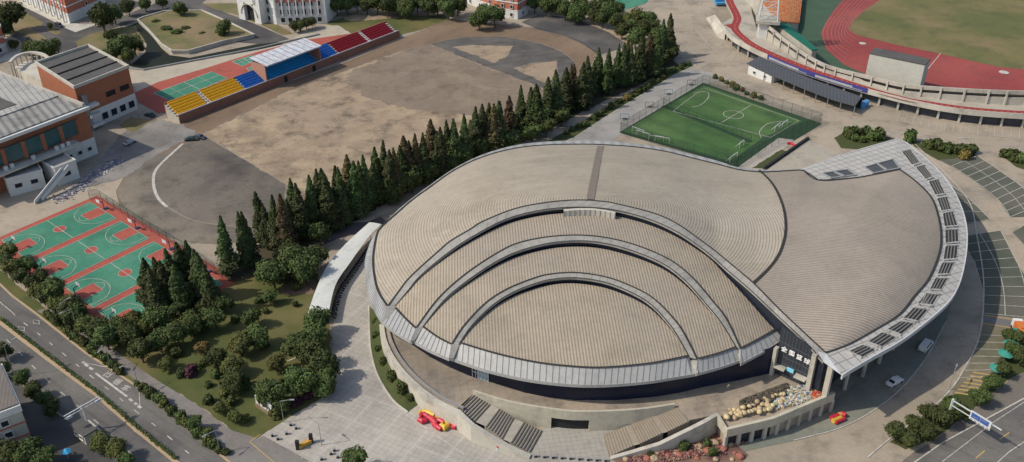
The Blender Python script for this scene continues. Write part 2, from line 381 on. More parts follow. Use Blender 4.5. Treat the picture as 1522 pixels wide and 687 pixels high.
for ch, q in (('出', (160,557)), ('租', (174,568)), ('车', (186,577.5))):
    o = text_mesh('road_markings', ch, 2.1, Matrix.Translation(G(q[0], q[1], z3)) @ Matrix.Rotation(ang + R(12), 4, 'Z'), M_white); o['kind'] = 'structure'

# park lawn
sheet('lawn', [(190,475),(210,462),(330,428),(345,420),(400,405),(470,405),(480,430),(462,470),(490,480),(494,560),(500,582),(471,596),(434,618),(382,652),(345,640),(290,600),(230,563),(180,528),(130,492),(80,456),(40,420),(-20,375),(-40,340),(0,352),(60,395),(105,440),(160,476)], z1, M_lawn)
sheet('bare_soil', [(347,392),(352,378),(385,372),(400,365),(425,372),(420,392),(395,400),(372,412),(350,414)], z2, M_soil, 4)
sheet('bare_soil', [(420,425),(440,418),(470,416),(468,432),(445,438),(420,436)], z2, M_soil, 4)
sheet('path', [(459,347),(480,338),(500,336),(505,326),(520,331),(545,330),(566,322),(575,330),(545,345),(510,352),(474,366),(462,358)], z2, mat('service_asphalt', (.085,.075,.08), (.10,.085,.085), .4))
mb = MB(); ribbon(mb, [G(250,457), G(345,420), G(405,393)], .3, z2); ribbon(mb, [G(427,537), G(460,524)], .3, z2); o = mb.build('path', M_concl); o['kind'] = 'structure'
# plaza
sheet('plaza_paving', [(382,652),(434,618),(472,596),(500,582),(498,561),(494,494),(503,430),(520,395),(552,350),(575,330),(640,330),(640,480),(640,602),(700,632),(790,690),(800,760),(440,760)], z1, M_pave)
sheet('plaza_paving', [(780,687),(788,660),(820,625),(1003,600),(905,684),(930,700),(800,700)], z2, mat('stage_paving', (.34,.32,.28), (.29,.27,.24), .2, kind='grid', period=1.2, amt=.18, ang=R(8), grime=.35))
sheet('plaza_paving', [(370,658),(392,648),(463,687),(470,760),(420,760)], z2, mat('forecourt_asphalt', (.20,.185,.165), (.17,.155,.14), .3, grime=.3))
mb = MB()
for a, b in (((371,657),(387,646)), ((371,657),(410,690)), ): ribbon(mb, [G(*a), G(*b)], .18, z3)
mb.build('plaza_markings', M_yel)['kind'] = 'structure'
mb = MB()
for a, b in (((604,617),(690,676)),((648,616),(703,652)),((441,656),(456,648)),((447,682),(464,672)),((455,690),(490,668)),((545,687),(562,676)),((562,676),(575,687)),((640,602),(615,620))): ribbon(mb, [G(*a), G(*b)], .22, z3)
mb.build('plaza_markings', M_white)['kind'] = 'structure'
# running track on the left, dirt field
sheet('running_track', [(172,284),(176,300),(187,317),(205,335),(234,349),(284,361),(335,364),(400,350),(560,260),(800,140),(860,110),(880,95),(887,79),(867,65),(840,53),(800,43),(750,38),(700,33),(668,28),(625,46),(585,62),(515,92),(400,132),(268,184),(215,240),(185,262)], z1, M_track, 0)
sheet('running_track', [(173,284),(187,317),(205,335),(234,349),(284,361),(335,363),(400,350),(450,300),(424,273),(300,200),(262,219),(215,240),(185,262)], z2, M_asph2)
sheet('running_track', [(264,221),(234,250),(228,270),(234,293),(248,308),(285,327),(335,336),(380,338),(424,300),(424,273),(300,200)], z3, mat('track_infield', (.14,.12,.097), (.055,.05,.048), .04, c3=(.17,.145,.118), scale3=.03, detail=14, contrast=.22, grime=.75))
sheet('dirt_field', [(300,200),(430,135),(520,103),(600,75),(640,66),(700,90),(812,133),(780,170),(600,280),(450,290),(424,273)], z3, M_dirt)
sheet('dirt_field', [(516,112),(560,92),(600,77),(640,67),(700,91),(808,134),(790,152),(720,170),(660,168),(600,160),(540,142)], z3+.03, mat('dirt_damp', (.235,.185,.135), (.17,.13,.095), .09, c3=(.20,.155,.115), scale3=.03, detail=15, contrast=.25, grime=.5, streak=(R(45), .4, (.14,.11,.09), .25)), 3)
sheet('running_track', [(640,66),(664,60),(700,55),(750,55),(800,64),(834,77),(854,92),(850,115),(812,133),(700,90)], z2, mat('asphalt_bend', (.075,.07,.068), (.13,.118,.105), .08, detail=14, contrast=.35, grime=.6, streak=(R(20), .5, (.04,.038,.038), .4)))
sheet('dirt_field', [(672,70),(700,67),(762,68.5),(755,82),(735,94),(700,80)], z3, M_dirt)
sheet('dirt_field', [(763,102),(787,95),(827,91),(829,114),(811,124)], z3, M_dirt)
mb = MB(); ribbon(mb, smooth([G(*p) for p in [(272,214),(264,221),(234,250),(228,270),(234,293),(248,308)]], 6), .9, z4)
mb.build('track_line', M_white)['kind'] = 'structure'
mb = MB(); ribbon(mb, smooth([G(*p) for p in [(248,308),(285,327),(335,336),(380,338)]], 6), .4, z4)
for c in ([(300,200),(424,273)],): ribbon(mb, [G(*p) for p in c], .35, z4)
ribbon(mb, smooth([G(*p) for p in [(300,200),(430,135),(520,103),(600,75),(640,65),(664,60),(700,55),(750,55),(800,64),(834,77),(854,92)]], 6), .35, z4)
ribbon(mb, [G(*p) for p in [(640,68),(812,135)]], .3, z4); ribbon(mb, [G(*p) for p in [(763,102),(787,95),(827,91),(829,114)]], .25, z4); ribbon(mb, [G(*p) for p in [(672,70),(762,68.5),(755,82)]], .25, z4)
mb.build('track_line', mat('worn_kerb', (.30,.26,.21), (.22,.19,.16), .6))['kind'] = 'structure'
mb = MB(); ribbon(mb, smooth([G(*p) for p in [(668,28),(700,33),(750,38),(800,43),(840,53),(867,65),(887,79)]], 6), .3, z4); mb.build('track_line', M_dark)['kind'] = 'structure'
sheet('asphalt_yard', [(775,33),(800,22),(850,26),(905,48),(935,68),(890,82),(867,66),(840,54),(800,44)], z2, M_asphd)
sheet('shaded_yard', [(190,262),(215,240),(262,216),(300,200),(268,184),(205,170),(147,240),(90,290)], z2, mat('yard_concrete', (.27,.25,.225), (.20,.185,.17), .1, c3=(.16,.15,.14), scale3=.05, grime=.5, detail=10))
# sandy strip behind the track end, verges
sheet('dirt_bank', [(560,40),(600,22),(668,26),(640,36),(596,52)], z2, M_lawn)
sheet('lawn', [(480,35),(540,18),(660,22),(668,28),(625,45),(590,52),(575,36),(520,50),(495,38)], z1, M_lawn)
sheet('bare_soil', [(495,20),(550,12),(640,16),(660,22),(600,26),(520,32)], z2, M_dirt)
sheet('bare_soil', [(770,25),(800,8),(840,20),(930,55),(960,60),(935,68),(900,46),(850,24),(800,20)], z2, M_dirt)
# walkway and verge right of the conifer row
sheet('walkway', [(810,222),(855,203),(905,170),(1000,112),(1025,100),(1050,106),(1085,118),(1043,124),(930,195),(905,215),(860,240)], z2, M_walk)
sheet('hedge_verge', [(770,235),(850,190),(900,160),(1000,100),(1025,94),(1030,99),(1000,113),(905,171),(855,204),(815,222)], z3, M_bank)
mb = MB(); ribbon(mb, [G(*p) for p in [(815,222),(855,204),(905,171),(1000,113),(1030,99)]], .3, z4); mb.build('kerb', M_concl)['kind'] = 'structure'
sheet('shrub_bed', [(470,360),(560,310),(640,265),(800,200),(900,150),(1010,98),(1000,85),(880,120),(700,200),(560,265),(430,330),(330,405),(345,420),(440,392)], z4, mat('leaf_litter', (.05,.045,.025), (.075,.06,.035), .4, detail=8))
# soccer pitch
sheet('soccer_pitch', [(920,197),(1045,123),(1222,184),(1182,208),(1100,253),(1080,243)], z2, M_turf2)
sheet('soccer_pitch', [(926,195),(1046,127),(1192,180),(1136,204),(1090,236),(1084,240)], z3, M_turf)
mb = MB()
for c in ([(985,158),(1116,212)],): ribbon(mb, [G(*p) for p in c], 2.2, z4, 0)
mb.build('soccer_pitch_border', M_turf2)['kind'] = 'structure'
mb = MB()
for c in ([(1000,166),(1046,131),(1187,180),(1145,205),(1000,166)], [(1116,157),(1072,183)]): ribbon(mb, [G(*p) for p in c], .2, z5)
c0 = G(1090,171); 
ribbon(mb, [c0 + Vector((3.6*math.cos(a*math.pi/10), 3.6*math.sin(a*math.pi/10), 0)) for a in range(21)], .2, z5)
ribbon(mb, smooth([G(*p) for p in [(1030,139),(1050,137),(1053,145),(1042,156),(1028,160)]], 5), .2, z5)
ribbon(mb, smooth([G(*p) for p in [(1131,205),(1129,196),(1140,185),(1160,181),(1176,182)]], 5), .2, z5)
mb.build('pitch_lines', M_white)['kind'] = 'structure'
# sports ground beside the arena (between pitch and wing)
sheet('yard', [(1095,250),(1157,205),(1180,208),(1150,235),(1130,256)], z2, mat('light_slab', (.38,.34,.29), (.33,.30,.26), .3, grime=.4))
sheet('yard_green', [(1117,250),(1162,222),(1172,226),(1138,251)], z3, M_bank)
sheet('yard', [(1140,252),(1201,208),(1262,236),(1240,262),(1170,262)], z2, mat('sand_slab', (.37,.33,.27), (.31,.275,.23), .2, grime=.35))
mb = MB(); mb.wall([G(1136,252), G(1201,207)], 0, .9, .8); tag(mb.build('low_wall', M_dark), 'low dark wall running from the arena roof edge towards the parking lot', 'wall')
# right parking
sheet('parking_lot', [(1394,237),(1452,231),(1530,285),(1530,322),(1501,323),(1486,300),(1448,269),(1414,247)], z2, M_park)
sheet('parking_lot', [(1388,245),(1412,274),(1437,292),(1471,326),(1430,335),(1405,290)], z2, M_park)
sheet('parking_lot', [(1425,351),(1487,343),(1509,387),(1530,420),(1530,472),(1505,472),(1462,467),(1461,430),(1450,390)], z2, M_park)
sheet('parking_lot', [(1462,482),(1505,488),(1495,512),(1478,548),(1454,578),(1415,588),(1419,571),(1439,544),(1454,509)], z2, M_parkb)
sheet('parking_lot', [(1530,330),(1515,340),(1505,345),(1530,372)], z2, M_park)
mb = MB()
bays(mb, [(1338,167),(1408,181),(1540,196)], [(1333,180),(1405,194),(1540,209)], 17)
bays(mb, [(1271,184),(1330,196),(1400,207),(1440,214)], [(1262,190),(1325,205),(1390,217),(1432,224)], 14)
bays(mb, [(1079,112),(1118,130),(1151,145),(1195,160),(1227,172)], [(1061,117),(1096,134),(1136,150),(1181,165),(1216,181)], 15, wd=.15)
bays(mb, [(1041,29),(1061,52),(1088,76),(1112,92)], [(1024,33),(1057,70),(1084,90),(1107,105)], 12, wd=.15)
bays(mb, [(1013,62),(1032,80),(1053,95)], [(1003,74),(1022,90),(1040,102)], 7, wd=.15)
bays(mb, [(1011,3),(1055,3)], [(1011,20),(1055,20)], 3)
bays(mb, [(1492,217),(1540,223)], [(1488,226),(1540,233)], 4)
ribbon(mb, [G(1031,23.5), G(1052,23.5)], .35, z4); ribbon(mb, [G(1422,205), G(1445,206)], .5, z4); ribbon(mb, [G(1424,207), G(1434,208)], .5, z4)
bays(mb, [(1414,247),(1448,269),(1486,300),(1501,323)], [(1452,232),(1492,258),(1522,281),(1545,305)], 9, mid=True)
bays(mb, [(1412,274),(1437,292),(1471,326)], [(1388,245),(1405,290),(1430,334)], 5, edge=False)
ribbon(mb, [G(1412,275), G(1437,292), G(1471,326), G(1431,334)], .18, z4)
bays(mb, [(1425,352),(1445,385),(1458,425),(1462,466)], [(1487,343),(1512,390),(1524,430),(1526,472)], 9, mid=True)
bays(mb, [(1456,498),(1443,530),(1425,562)], [(1500,500),(1487,530),(1465,560)], 6, edge=False)
ribbon(mb, smooth([G(*p) for p in [(1360,215),(1400,253),(1440,300),(1452,352),(1462,420),(1456,498),(1431,552),(1409,584),(1376,614),(1322,653),(1290,680)]], 5), .3, .14)
ribbon(mb, smooth([G(*p) for p in [(1406,478),(1376,533),(1330,587),(1260,632),(1180,655)]], 5), .25, .14)
mb.build('parking_lines', M_white)['kind'] = 'structure'
mb = MB()
for k in range(7): 
    a = G(1425+4*k, 583-4.5*k*1.0); ribbon(mb, [G(1419+4.5*k, 584-5*k), G(1445+4.5*k, 588-5*k)], .5, z4)
ribbon(mb, [G(1464,469), G(1506,476)], .3, z4); ribbon(mb, [G(1462,481), G(1503,488)], .3, z4); ribbon(mb, [G(1500,490), G(1495,512)], .2, z4)
mb.build('parking_lines', M_yel)['kind'] = 'structure'
sheet('path', [(1463,470),(1506,477),(1503,487),(1462,480)], z3, mat('grey_path', (.16,.16,.165), (.13,.13,.135), .4))
sheet('apron', [(1406,478),(1376,533),(1330,587),(1260,632),(1180,655),(1100,672),(1090,650),(1240,600),(1300,540),(1400,430),(1420,430)], z2, M_grnc, 0)
# bottom right road
sheet('road', [(1540,585),(1400,660),(1340,700),(1360,760),(1540,760)], z2, M_asph)
sheet('pavement', [(1540,545),(1500,565),(1440,615),(1392,653),(1357,673),(1330,695),(1345,700),(1400,660),(1540,583)], z2, mat('worn_pavement', (.17,.15,.13), (.13,.115,.10), .2, grime=.4))
sheet('verge', [(1322,656),(1376,617),(1410,588),(1454,580),(1478,550),(1496,514),(1504,490),(1540,480),(1540,545),(1500,563),(1440,613),(1392,651),(1345,668)], z2, M_bank)
mb = MB(); ribbon(mb, [G(1530,593), G(1478,627), G(1400,687)], .15, z3); ribbon(mb, [G(1540,645), G(1500,672), G(1480,690)], .2, z3); mb.build('road_markings', M_white)['kind'] = 'structure'
mb = MB(); dashes(mb, [G(1535,618), G(1470,665), G(1440,690)], .25, z3, 4, 5); mb.build('road_markings', M_yel)['kind'] = 'structure'
mb = MB(); mb.wall([G(*p) for p in [(1540,583),(1400,659),(1342,700)]], 0, .15, .3); mb.build('kerb', M_concl)['kind'] = 'structure'
# far-left top: roads, lawns, canal, island
sheet('road', [(-40,20),(30,5),(60,18),(100,42),(150,38),(205,15),(230,5),(240,-20),(330,-20),(300,5),(385,38),(430,58),(395,66),(340,62),(290,18),(262,8),(215,28),(190,36),(135,50),(112,62),(120,76),(95,92),(60,72),(40,75),(30,60),(10,50),(-40,60)], z2, M_asphd)
sheet('lawn', [(-20,10),(30,14),(64,34),(62,38),(46,42),(70,58),(56,62),(26,48),(8,52),(-20,60)], z3, M_grass)
sheet('lawn', [(68,42),(78,40),(92,48),(84,52),(72,47)], z3, M_grass)
sheet('lawn', [(112,62),(135,50),(175,42),(200,38),(215,60),(208,78),(190,92),(150,80),(118,70)], z3, M_grass)
sheet('lawn', [(300,5),(355,5),(400,30),(395,36),(345,20),(318,14)], z3, M_grass)
sheet('lawn', [(360,26),(412,36),(436,50),(420,52),(395,40)], z3, M_grass)
sheet('pavement', [(20,3),(34,0),(104,34),(120,36),(145,36),(112,48),(98,42),(60,22)], z3, M_concl)
sheet('pavement', [(12,78),(0,86),(-20,90),(-20,100),(30,84),(34,72)], z3, M_concl)
sheet('canal', [(188,40),(205,33),(212,36),(240,72),(252,82),(282,86),(380,66),(420,62),(420,66),(384,74),(214,104),(192,98),(200,92),(216,78),(218,66),(205,50)], z3, M_water)
sheet('sand_strip', [(190,108),(214,104),(384,74),(430,62),(452,46),(480,38),(503,38),(522,50),(470,64),(383,84),(300,106),(230,132),(203,138)], z2, mat('pale_sand', (.42,.37,.29), (.36,.315,.25), .2, grime=.25))
mb = MB(); mb.wall([G(*p) for p in [(192,102),(214,105),(300,89),(384,73),(440,60),(475,52)]], 0, .7, .7); tag(mb.build('canal_wall', M_steel), 'long grey wall along the near bank of the canal', 'wall')
# island garden, raised
isl = [(205,30),(213,26),(245,17),(300,16),(345,36),(378,52),(330,62),(280,76),(255,76),(240,66),(220,44)]
Pi = [G(p[0], p[1], 1.5) for p in isl]
mb = MB(); mb.prism([(p.x, p.y) for p in Pi], 0, 1.5, 0, 1); o = mb.build('island_garden', [M_conc, M_grass]); o['kind'] = 'structure'
mb = MB(); mb.wall([Vector((p.x, p.y)) for p in (Pi + Pi[:1])], 1.4, 2.0, .6); tag(mb.build('garden_parapet', M_concl), 'pale stone parapet around the raised garden beside the canal', 'parapet')
# badminton courts behind the stand
sheet('sports_court', [(200,138),(235,122),(300,103),(383,77),(450,60),(520,50),(480,66),(383,104),(253,146),(262,166),(235,168),(206,152)], z3, M_red)
mb = MB(); wl = MB()
for q in ([(229,139),(315,107),(338,117),(254,151)], [(345,92),(377,82),(384,89),(360,99)], [(367,102),(382,97),(392,103),(372,108)]):
    P = [G(*p) + Vector((0, 0, z4)) for p in q]; mb.quad(*P); ribbon(wl, P + P[:1], .25, z5)
    a, b, c, d = P; ribbon(wl, [a.lerp(b, .5), d.lerp(c, .5)], .2, z5+.01)
    for f in (.25, .75): ribbon(wl, [a.lerp(b, f), d.lerp(c, f)], .12, z5+.01)
    ribbon(wl, [a.lerp(d, .5), b.lerp(c, .5)], .2, z5+.02)
mb.build('sports_court_surface', M_green)['kind'] = 'structure'; wl.build('court_lines', M_white)['kind'] = 'structure'
sheet('lawn', [(176,186),(195,174),(222,178),(232,176),(200,196),(190,194)], z3, M_grass)
# stadium interior
sheet('stadium_verge', [(1175,-30),(1700,-30),(1700,160),(1522,150),(1395,145),(1290,122),(1237,105),(1190,70)], z1, M_trkgrn)
sheet('stadium_track', [(1280,-30),(1245,8),(1231,27),(1220,48),(1227,73),(1254,96),(1290,112),(1400,135),(1700,150),(1700,-30)], z2, M_trkred, 0)
sheet('stadium_field', [(1340,-30),(1308,0),(1282,18),(1266,34),(1262,44),(1274,52),(1330,66),(1398,80),(1450,92),(1488,100),(1540,105),(1700,110),(1700,-30)], z3, M_field, 0)
mb = MB()
inn = [G(*p) for p in [(1340,-30),(1308,0),(1282,18),(1266,34),(1262,44),(1274,52)]]; out = [G(*p) for p in [(1280,-30),(1245,8),(1231,27),(1220,48),(1227,73),(1254,96)]]
I2 = resample(smooth(inn, 6), 40); O2 = resample(smooth(out, 6), 40)
for k in range(0, 9): ribbon(mb, [a.lerp(b, k/8*.92+.02) for a, b in zip(I2, O2)], .13, z3+.02)
mb.build('lane_lines', mat('lane_paint', (.42,.22,.20), (.36,.18,.17), 1))['kind'] = 'structure'
mb = MB(); ribbon(mb, [G(1398,80), G(1379,103)], .3, z4)
c0 = G(1492,108); mb.cyl(c0, 1.9, z4, z4+.05, 20); c0 = G(1282,65); mb.cyl(c0, 1.5, z4, z4+.05, 20); mb.build('lane_lines', M_white)['kind'] = 'structure'
sheet('tennis_court', [(905,-15),(975,-15),(960,5),(930,14),(902,4)], z2, M_green)

# ------------------------------------------------------------------ basketball courts (skewed survey frame)
O_ = G(89,341); eB = (G(142,317)-G(36,364)); eB = eB/22.6; eA = (G(186,406)-G(89,341))/35.2
def C(a, b, z=0): 
    p = O_ + eA*a + eB*b; return Vector((p.x, p.y, z))
def rect(a0, a1, b0, b1, z): return [C(a0, b0, z), C(a1, b0, z), C(a1, b1, z), C(a0, b1, z)]
sheetw('basketball_court', rect(-9.6, 62.6, -17.5, 17.8, z2+.02), M_red)
for k in range(4):
    a = 17.6*k
    sheetw('basketball_court', rect(a-7.6, a+7.6, -14.2, 14.2, z3+.02), M_green)
    mb = MB(); wl = MB(); r_ = rect(a-7.5, a+7.5, -14, 14, z5)
    ribbon(wl, r_ + r_[:1], .14, z5); ribbon(wl, [C(a-7.5, 0), C(a+7.5, 0)], .14, z5)
    circ = [C(a + 1.8*math.cos(t*math.pi/12), 1.8*math.sin(t*math.pi/12), z4) for t in range(24)]
    mb.quad(*circ); ribbon(wl, circ + circ[:1], .12, z5+.01)
    for s in (-1, 1):
        mb.quad(*rect(a-2.45, a+2.45, s*14 if s < 0 else 8.2, -8.2 if s < 0 else 14, z4))
        k_ = rect(a-2.45, a+2.45, s*14, s*8.2, z5); ribbon(wl, k_ + k_[:1], .12, z5+.02)
        ribbon(wl, [C(a + 1.8*math.cos(t*math.pi/12), s*(8.2 - 1.8*math.sin(t*math.pi/12))) for t in range(13)], .12, z5+.01)
        arc = [C(a-6.3, s*14)] + [C(a - 6.75*math.cos(t), s*(12.4 - 6.75*math.sin(t))) for t in [0.37+ (math.pi-.74)*q/20 for q in range(21)]] + [C(a+6.3, s*14)]
        ribbon(wl, arc, .13, z5+.01)
    mb.build('court_paint', M_red)['kind'] = 'structure'; wl.build('court_lines', M_white)['kind'] = 'structure'
names = ['nearest the white annex stairs', 'of the middle court', 'of the third court from the annex', 'of the last court under the conifer clump']
hoopsrc = None
def make_hoop():
    r = empty('basketball_hoop', (0, 0, 0), 'x', 'basketball hoop', 'basketball hoops on the green courts')
    m = MB(); m.bar((0,0,0), (0,0,2.9), .18); m.bar((0,0,2.9), (0,1.3,3.2), .15); m.bar((0,0,2.2), (0,1.2,3.0), .08); m.box((0,-.5), (1,0), .5, .7, 0, .35); m.build('stand', mat('navy_paint', (.03,.05,.10), (.04,.06,.12), 1), r)
    m = MB(); m.box((0,1.35), (1,0), .9, .03, 2.9, 3.95); m.build('backboard', M_metalw, r)
    m = MB(); P = [Vector((.23*math.cos(k*math.pi/6), 1.62+.23*math.sin(k*math.pi/6), 3.05)) for k in range(13)]
    for a, b in zip(P, P[1:]): m.bar(a, b, .04)
    m.build('ring', M_red, r); return r
def copy_tree(o, parent=None):
    c = o.copy(); col.objects.link(c); c.parent = parent
    for ch in list(o.children): copy_tree(ch, c)
    return c
hp = make_hoop(); first = True
for k in range(4):
    for s in (-1, 1):
        o = hp if first else copy_tree(hp); first = False
        p = C(17.6*k, s*14.6); o.location = p; dv = eB*(-s); o.rotation_euler.z = math.atan2(dv.y, dv.x) - math.pi/2
        o['label'] = 'navy basketball hoop at the %s end %s' % ('roadside' if s < 0 else 'track', names[k])

# ------------------------------------------------------------------ arena
CX, CY, CR = 20.0, 204.0, 56.0
def cap(k, add=0.0): return lambda p: 12 + 12*k*max(0, 1 - ((p.x-CX)**2 + (p.y-CY)**2)/CR**2) + add
arena = empty('arena', (20, 204, 0), 'huge round tan ribbed-roof arena with nested arched shells and a curved wing', 'arena')
A_px = [(576.4,456),(592,435),(610,412),(651.7,374),(670,358.5),(699.7,341),(717,330),(764.7,311),(812,301.7),(859,298),(900,300.5),(918,304),(973,318),(1009,335),(1040,357),(1064,375)]
A = [onS(p[0], p[1], cap(1)) for p in A_px]
A += [G(1087,394,19.6), G(1120,422,18.9), G(1157,459.5,17.6), G(1195.6,496,15.9), G(1227,525,14.6)]
A[0] = G(576.4,456,12.5)
B_px = [(576.4,456,12.5),(562,433,12.6),(555.6,404,12.8),(555,380,12.8),(560,350,13),(567,338,13),(590,317.5,13),(613,297.5,13),(636,281,13),(676,253,13.2),(718,233.5,13.4),(765,221,13.6),(812,216,13.8),(860,215,14),(893,215.5,14),(945,219,14),(991,226,14),(1027,235,14),(1064,244,14.2),(1100,253,14.4),(1130,256,14.5),
        (1150,255.5,14.5),(1193,253,14.6),(1217,268.7,15),(1270,265,15),(1304,259,15),(1337,252.5,15.2),(1361,270,15.2),(1384,294,15.2),(1394.4,321,15.2),(1399,350,15.2),(1396,378,15.2),(1381,414.5,15),(1360,440,15),(1338,467,14.9),(1300,491,14.8),(1262,512,14.7),(1227,525,14.6)]
Bc = [G(*p) for p in B_px]
nA, nB = len(A), len(Bc)
As = smooth(A, 6); Bs = smooth(Bc[:21], 6) + Bc[21:23] 
# right border: sharp corners kept
Bl = smooth(Bc[:23], 6); Br = smooth(Bc[23:27], 4); Bw = smooth(Bc[26:], 6)
Ball = Bl + Br + Bw[1:]
def near(P, q): return min(range(len(P)), key=lambda i: (P[i]-q).length)
kA = [0, near(As, A[9]), near(As, A[17]), len(As)-1]
kB = [0, near(Ball, Bc[14]), near(Ball, Bc[20]), len(Ball)-1]
Ar = keyed(As, kA, (50, 50, 90)); Br_ = keyed(Ball, kB, (50, 50, 90))
def bulge(t, s):
    k = 4*s*(1-s); e = math.sin(math.pi*min(max(t, 0), 1))
    return k*(1.0 + 2.2*max(0, (t-.45))/.55)*min(1, e*2.0)
V, Fc = grid_surf(Ar, Br_, 44, bulge=bulge)
joint = smooth([Vector((x, y)) for x, y in [(1128,253),(1147,272),(1160,296),(1167,322),(1167,350),(1158,378),(1142,400),(1120,421)]], 6)
def proj(p):
    z = p.z - HCAM; d = p.y*CP - z*SP; up = p.y*SP + z*CP; return Vector((761 + F_PX*p.x/d, 343.5 - F_PX*up/d))
def jx(y):
    for a, b in zip(joint, joint[1:]):
        if a.y <= y <= b.y and b.y > a.y: return a.x + (b.x-a.x)*(y-a.y)/(b.y-a.y)
    return 1128 if y < 253 else 1120
mi = []
for f in Fc:
    c = proj(sum((V[i] for i in f), Vector())/4); mi.append(1 if c.x > jx(c.y) else 0)
roof = mesh_obj('main_roof', V, Fc, [M_roofring, M_roofwing], arena, mi)
for p in roof.data.polygons: p.use_smooth = True
bvh_roof = BVHTree.FromPolygons(V, Fc)
def drape(px, py, bvh, lift=.12, zdef=15):
    o = Vector((0, 0, HCAM)); d = (G(px, py, 0) - o).normalized(); h = bvh.ray_cast(o, d)
    p = h[0] if h[0] else G(px, py, zdef); return p + Vector((0, 0, lift))
def drape_ribbon(mb, pts, wd, bvh, lift=.12, mi=0, z=15):
    P = [drape(p[0], p[1], bvh, lift, z) for p in pts]; Aa = []; Bb = []
    for i in range(len(P)):
        d = P[min(i+1, len(P)-1)] - P[max(i-1, 0)]; d.z = 0; d.normalize(); q = Vector((-d.y, d.x, 0))*wd/2; Aa.append(P[i]+q); Bb.append(P[i]-q)
    mb.strip(Aa, Bb, mi)
# joint and radial strip
mb = MB(); drape_ribbon(mb, joint, .7, bvh_roof); mb.build('roof_joint', M_dline, arena)
mb = MB(); drape_ribbon(mb, [(893,218),(888,240),(884,262),(880,282),(877.5,297)], 2.0, bvh_roof, .15)
mb.build('roof_walkway', M_strip, arena)
# gutter lines on roof borders
mb = MB(); ribP = lambda P, w_, dz: None
def line3(mb, P, wd, dz=.1, mi=0):
    Aa = []; Bb = []
    for i in range(len(P)):
        d = P[min(i+1, len(P)-1)] - P[max(i-1, 0)]; d.z = 0
        if d.length < 1e-4: continue
        d.normalize(); q = Vector((-d.y, d.x, 0))*wd/2; u = Vector((0, 0, dz)); Aa.append(P[i]+q+u); Bb.append(P[i]-q+u)
    mb.strip(Aa, Bb, mi)
line3(mb, Br_, .55, .18); mb.build('gutter', M_dline, arena)
# outer rim / eave
O_px = [(568,478,11.2),(549,442,11.4),(543.5,404,11.7),(544,382,12),(553.5,355,12.3),(563,342,12.5),(587,317,12.6),(611,296.5,12.6),(634,279.5,12.6),(675,251,12.8),(717,230.5,13),(765,216.5,13.2),(812,211,13.5),(860,209.5,13.6),(900,210,13.6),(945,214,13.6),(991,221,13.6),(1027,230,13.6),(1064,239,13.8),(1100,250,14),(1150,253.5,14.2),(1193,252,14.4)]
Oc = smooth([G(*p) for p in O_px], 6); Or = resample(Oc, 110); Bi = resample(Bl, 110)
Ok = keyed(Oc, [0, near(Oc, G(*O_px[3])), near(Oc, G(*O_px[12])), len(Oc)-1], (30, 40, 40)); Bk = keyed(Bl, [0, near(Bl, Bc[3]), near(Bl, Bc[12]), len(Bl)-1], (30, 40, 40))
mb = MB(); mb.strip(Ok, Bk); line3(mb, Ok, .3, -.0)
mb.wall(Ok, [p.z-.9 for p in Ok], [p.z+.05 for p in Ok], .25)
for i in range(0, 46): mb.bar(Ok[i], Bk[i], .14, 1)
mb.build('roof_rim', [M_eave, M_steel], arena)
# ribbons (arches)
def arch_ribbon(U_px, L_px, k, z_end, name, zadd=0.0, tailU=None, tailL=None):
    U = [onS(p[0], p[1], cap(k, .15)) for p in U_px]; L = [onS(p[0], p[1], cap(k, -.25)) for p in L_px]
    if tailU: U += [G(*p) for p in tailU]; L += [G(*p) for p in tailL]
    return U, L
U1 = As_full = [p + Vector((0, 0, .1)) for p in resample(As, 120)]
L1_px = [(586,457),(606,433),(626,409),(671,372),(712,346),(753,325.5),(795,314),(838,308.5),(880,308.5),(918,313),(965,326),(1003,343),(1033,362),(1058,381)]
L1 = [onS(p[0], p[1], cap(1, -.2)) for p in L1_px]; L1[0] = G(586,457,12.3)
L1 += [G(1080,401,19.2), G(1115,431,18.4), G(1146.7,461,17.2), G(1195.6,507,15.3), G(1223.5,538,14.1)]
L1s = smooth(L1, 6); L1r = keyed(L1s, [0, near(L1s, L1[8]), near(L1s, L1[15]), len(L1s)-1], (45, 40, 34))
U1r = keyed(As, [0, near(As, A[10]), near(As, A[17]), len(As)-1], (45, 40, 34)); U1r = [p + Vector((0,0,.08)) for p in U1r]
def ribbon_mesh(U, L, name='arch_rib', fascia=.55):
    mb = MB(); mb.strip(U, L); L2 = [p - Vector((0, 0, fascia)) for p in L]; mb.strip(L, L2)
    for i in range(2, len(U)-1, 2): mb.bar(U[i] + Vector((0,0,.0)), L[i] + Vector((0,0,.0)), .09, 1)
    line3(mb, U, .4, .12, 2); line3(mb, L, .3, .06, 2)
    o = mb.build(name, [M_rib, M_steel, M_dline], arena)
    return o
def inset(P, c, d, dz=0):
    out = []
    for p in P:
        v = Vector((c[0]-p.x, c[1]-p.y, 0)); v.normalize(); out.append(p + v*d + Vector((0, 0, dz)))
    return out
def curtain(L, zb, name='clerestory', back=.5, m=None):
    # glazing set back behind the lower edge of the rib, towards the rising side
    T = [];
    for i, p in enumerate(L):
        d = L[min(i+1, len(L)-1)] - L[max(i-1, 0)]; d.z = 0; d.normalize(); q = Vector((-d.y, d.x, 0))*back   # left of travel = outside
        T.append(p + q - Vector((0, 0, .25)))
    Bt = [Vector((p.x, p.y, zb)) for p in T]; mb = MB(); mb.strip(T, Bt); return mb.build(name, m or M_glass, arena)
ribbon_mesh(U1r, L1r); curtain(L1r, 6)
U2_px = [(618,489),(651,444.5),(690,409),(736,378),(773,360.5),(827,351),(882,351),(936.5,362),(991,384),(1027,411),(1060,449),(1080,475),(1101,519)]
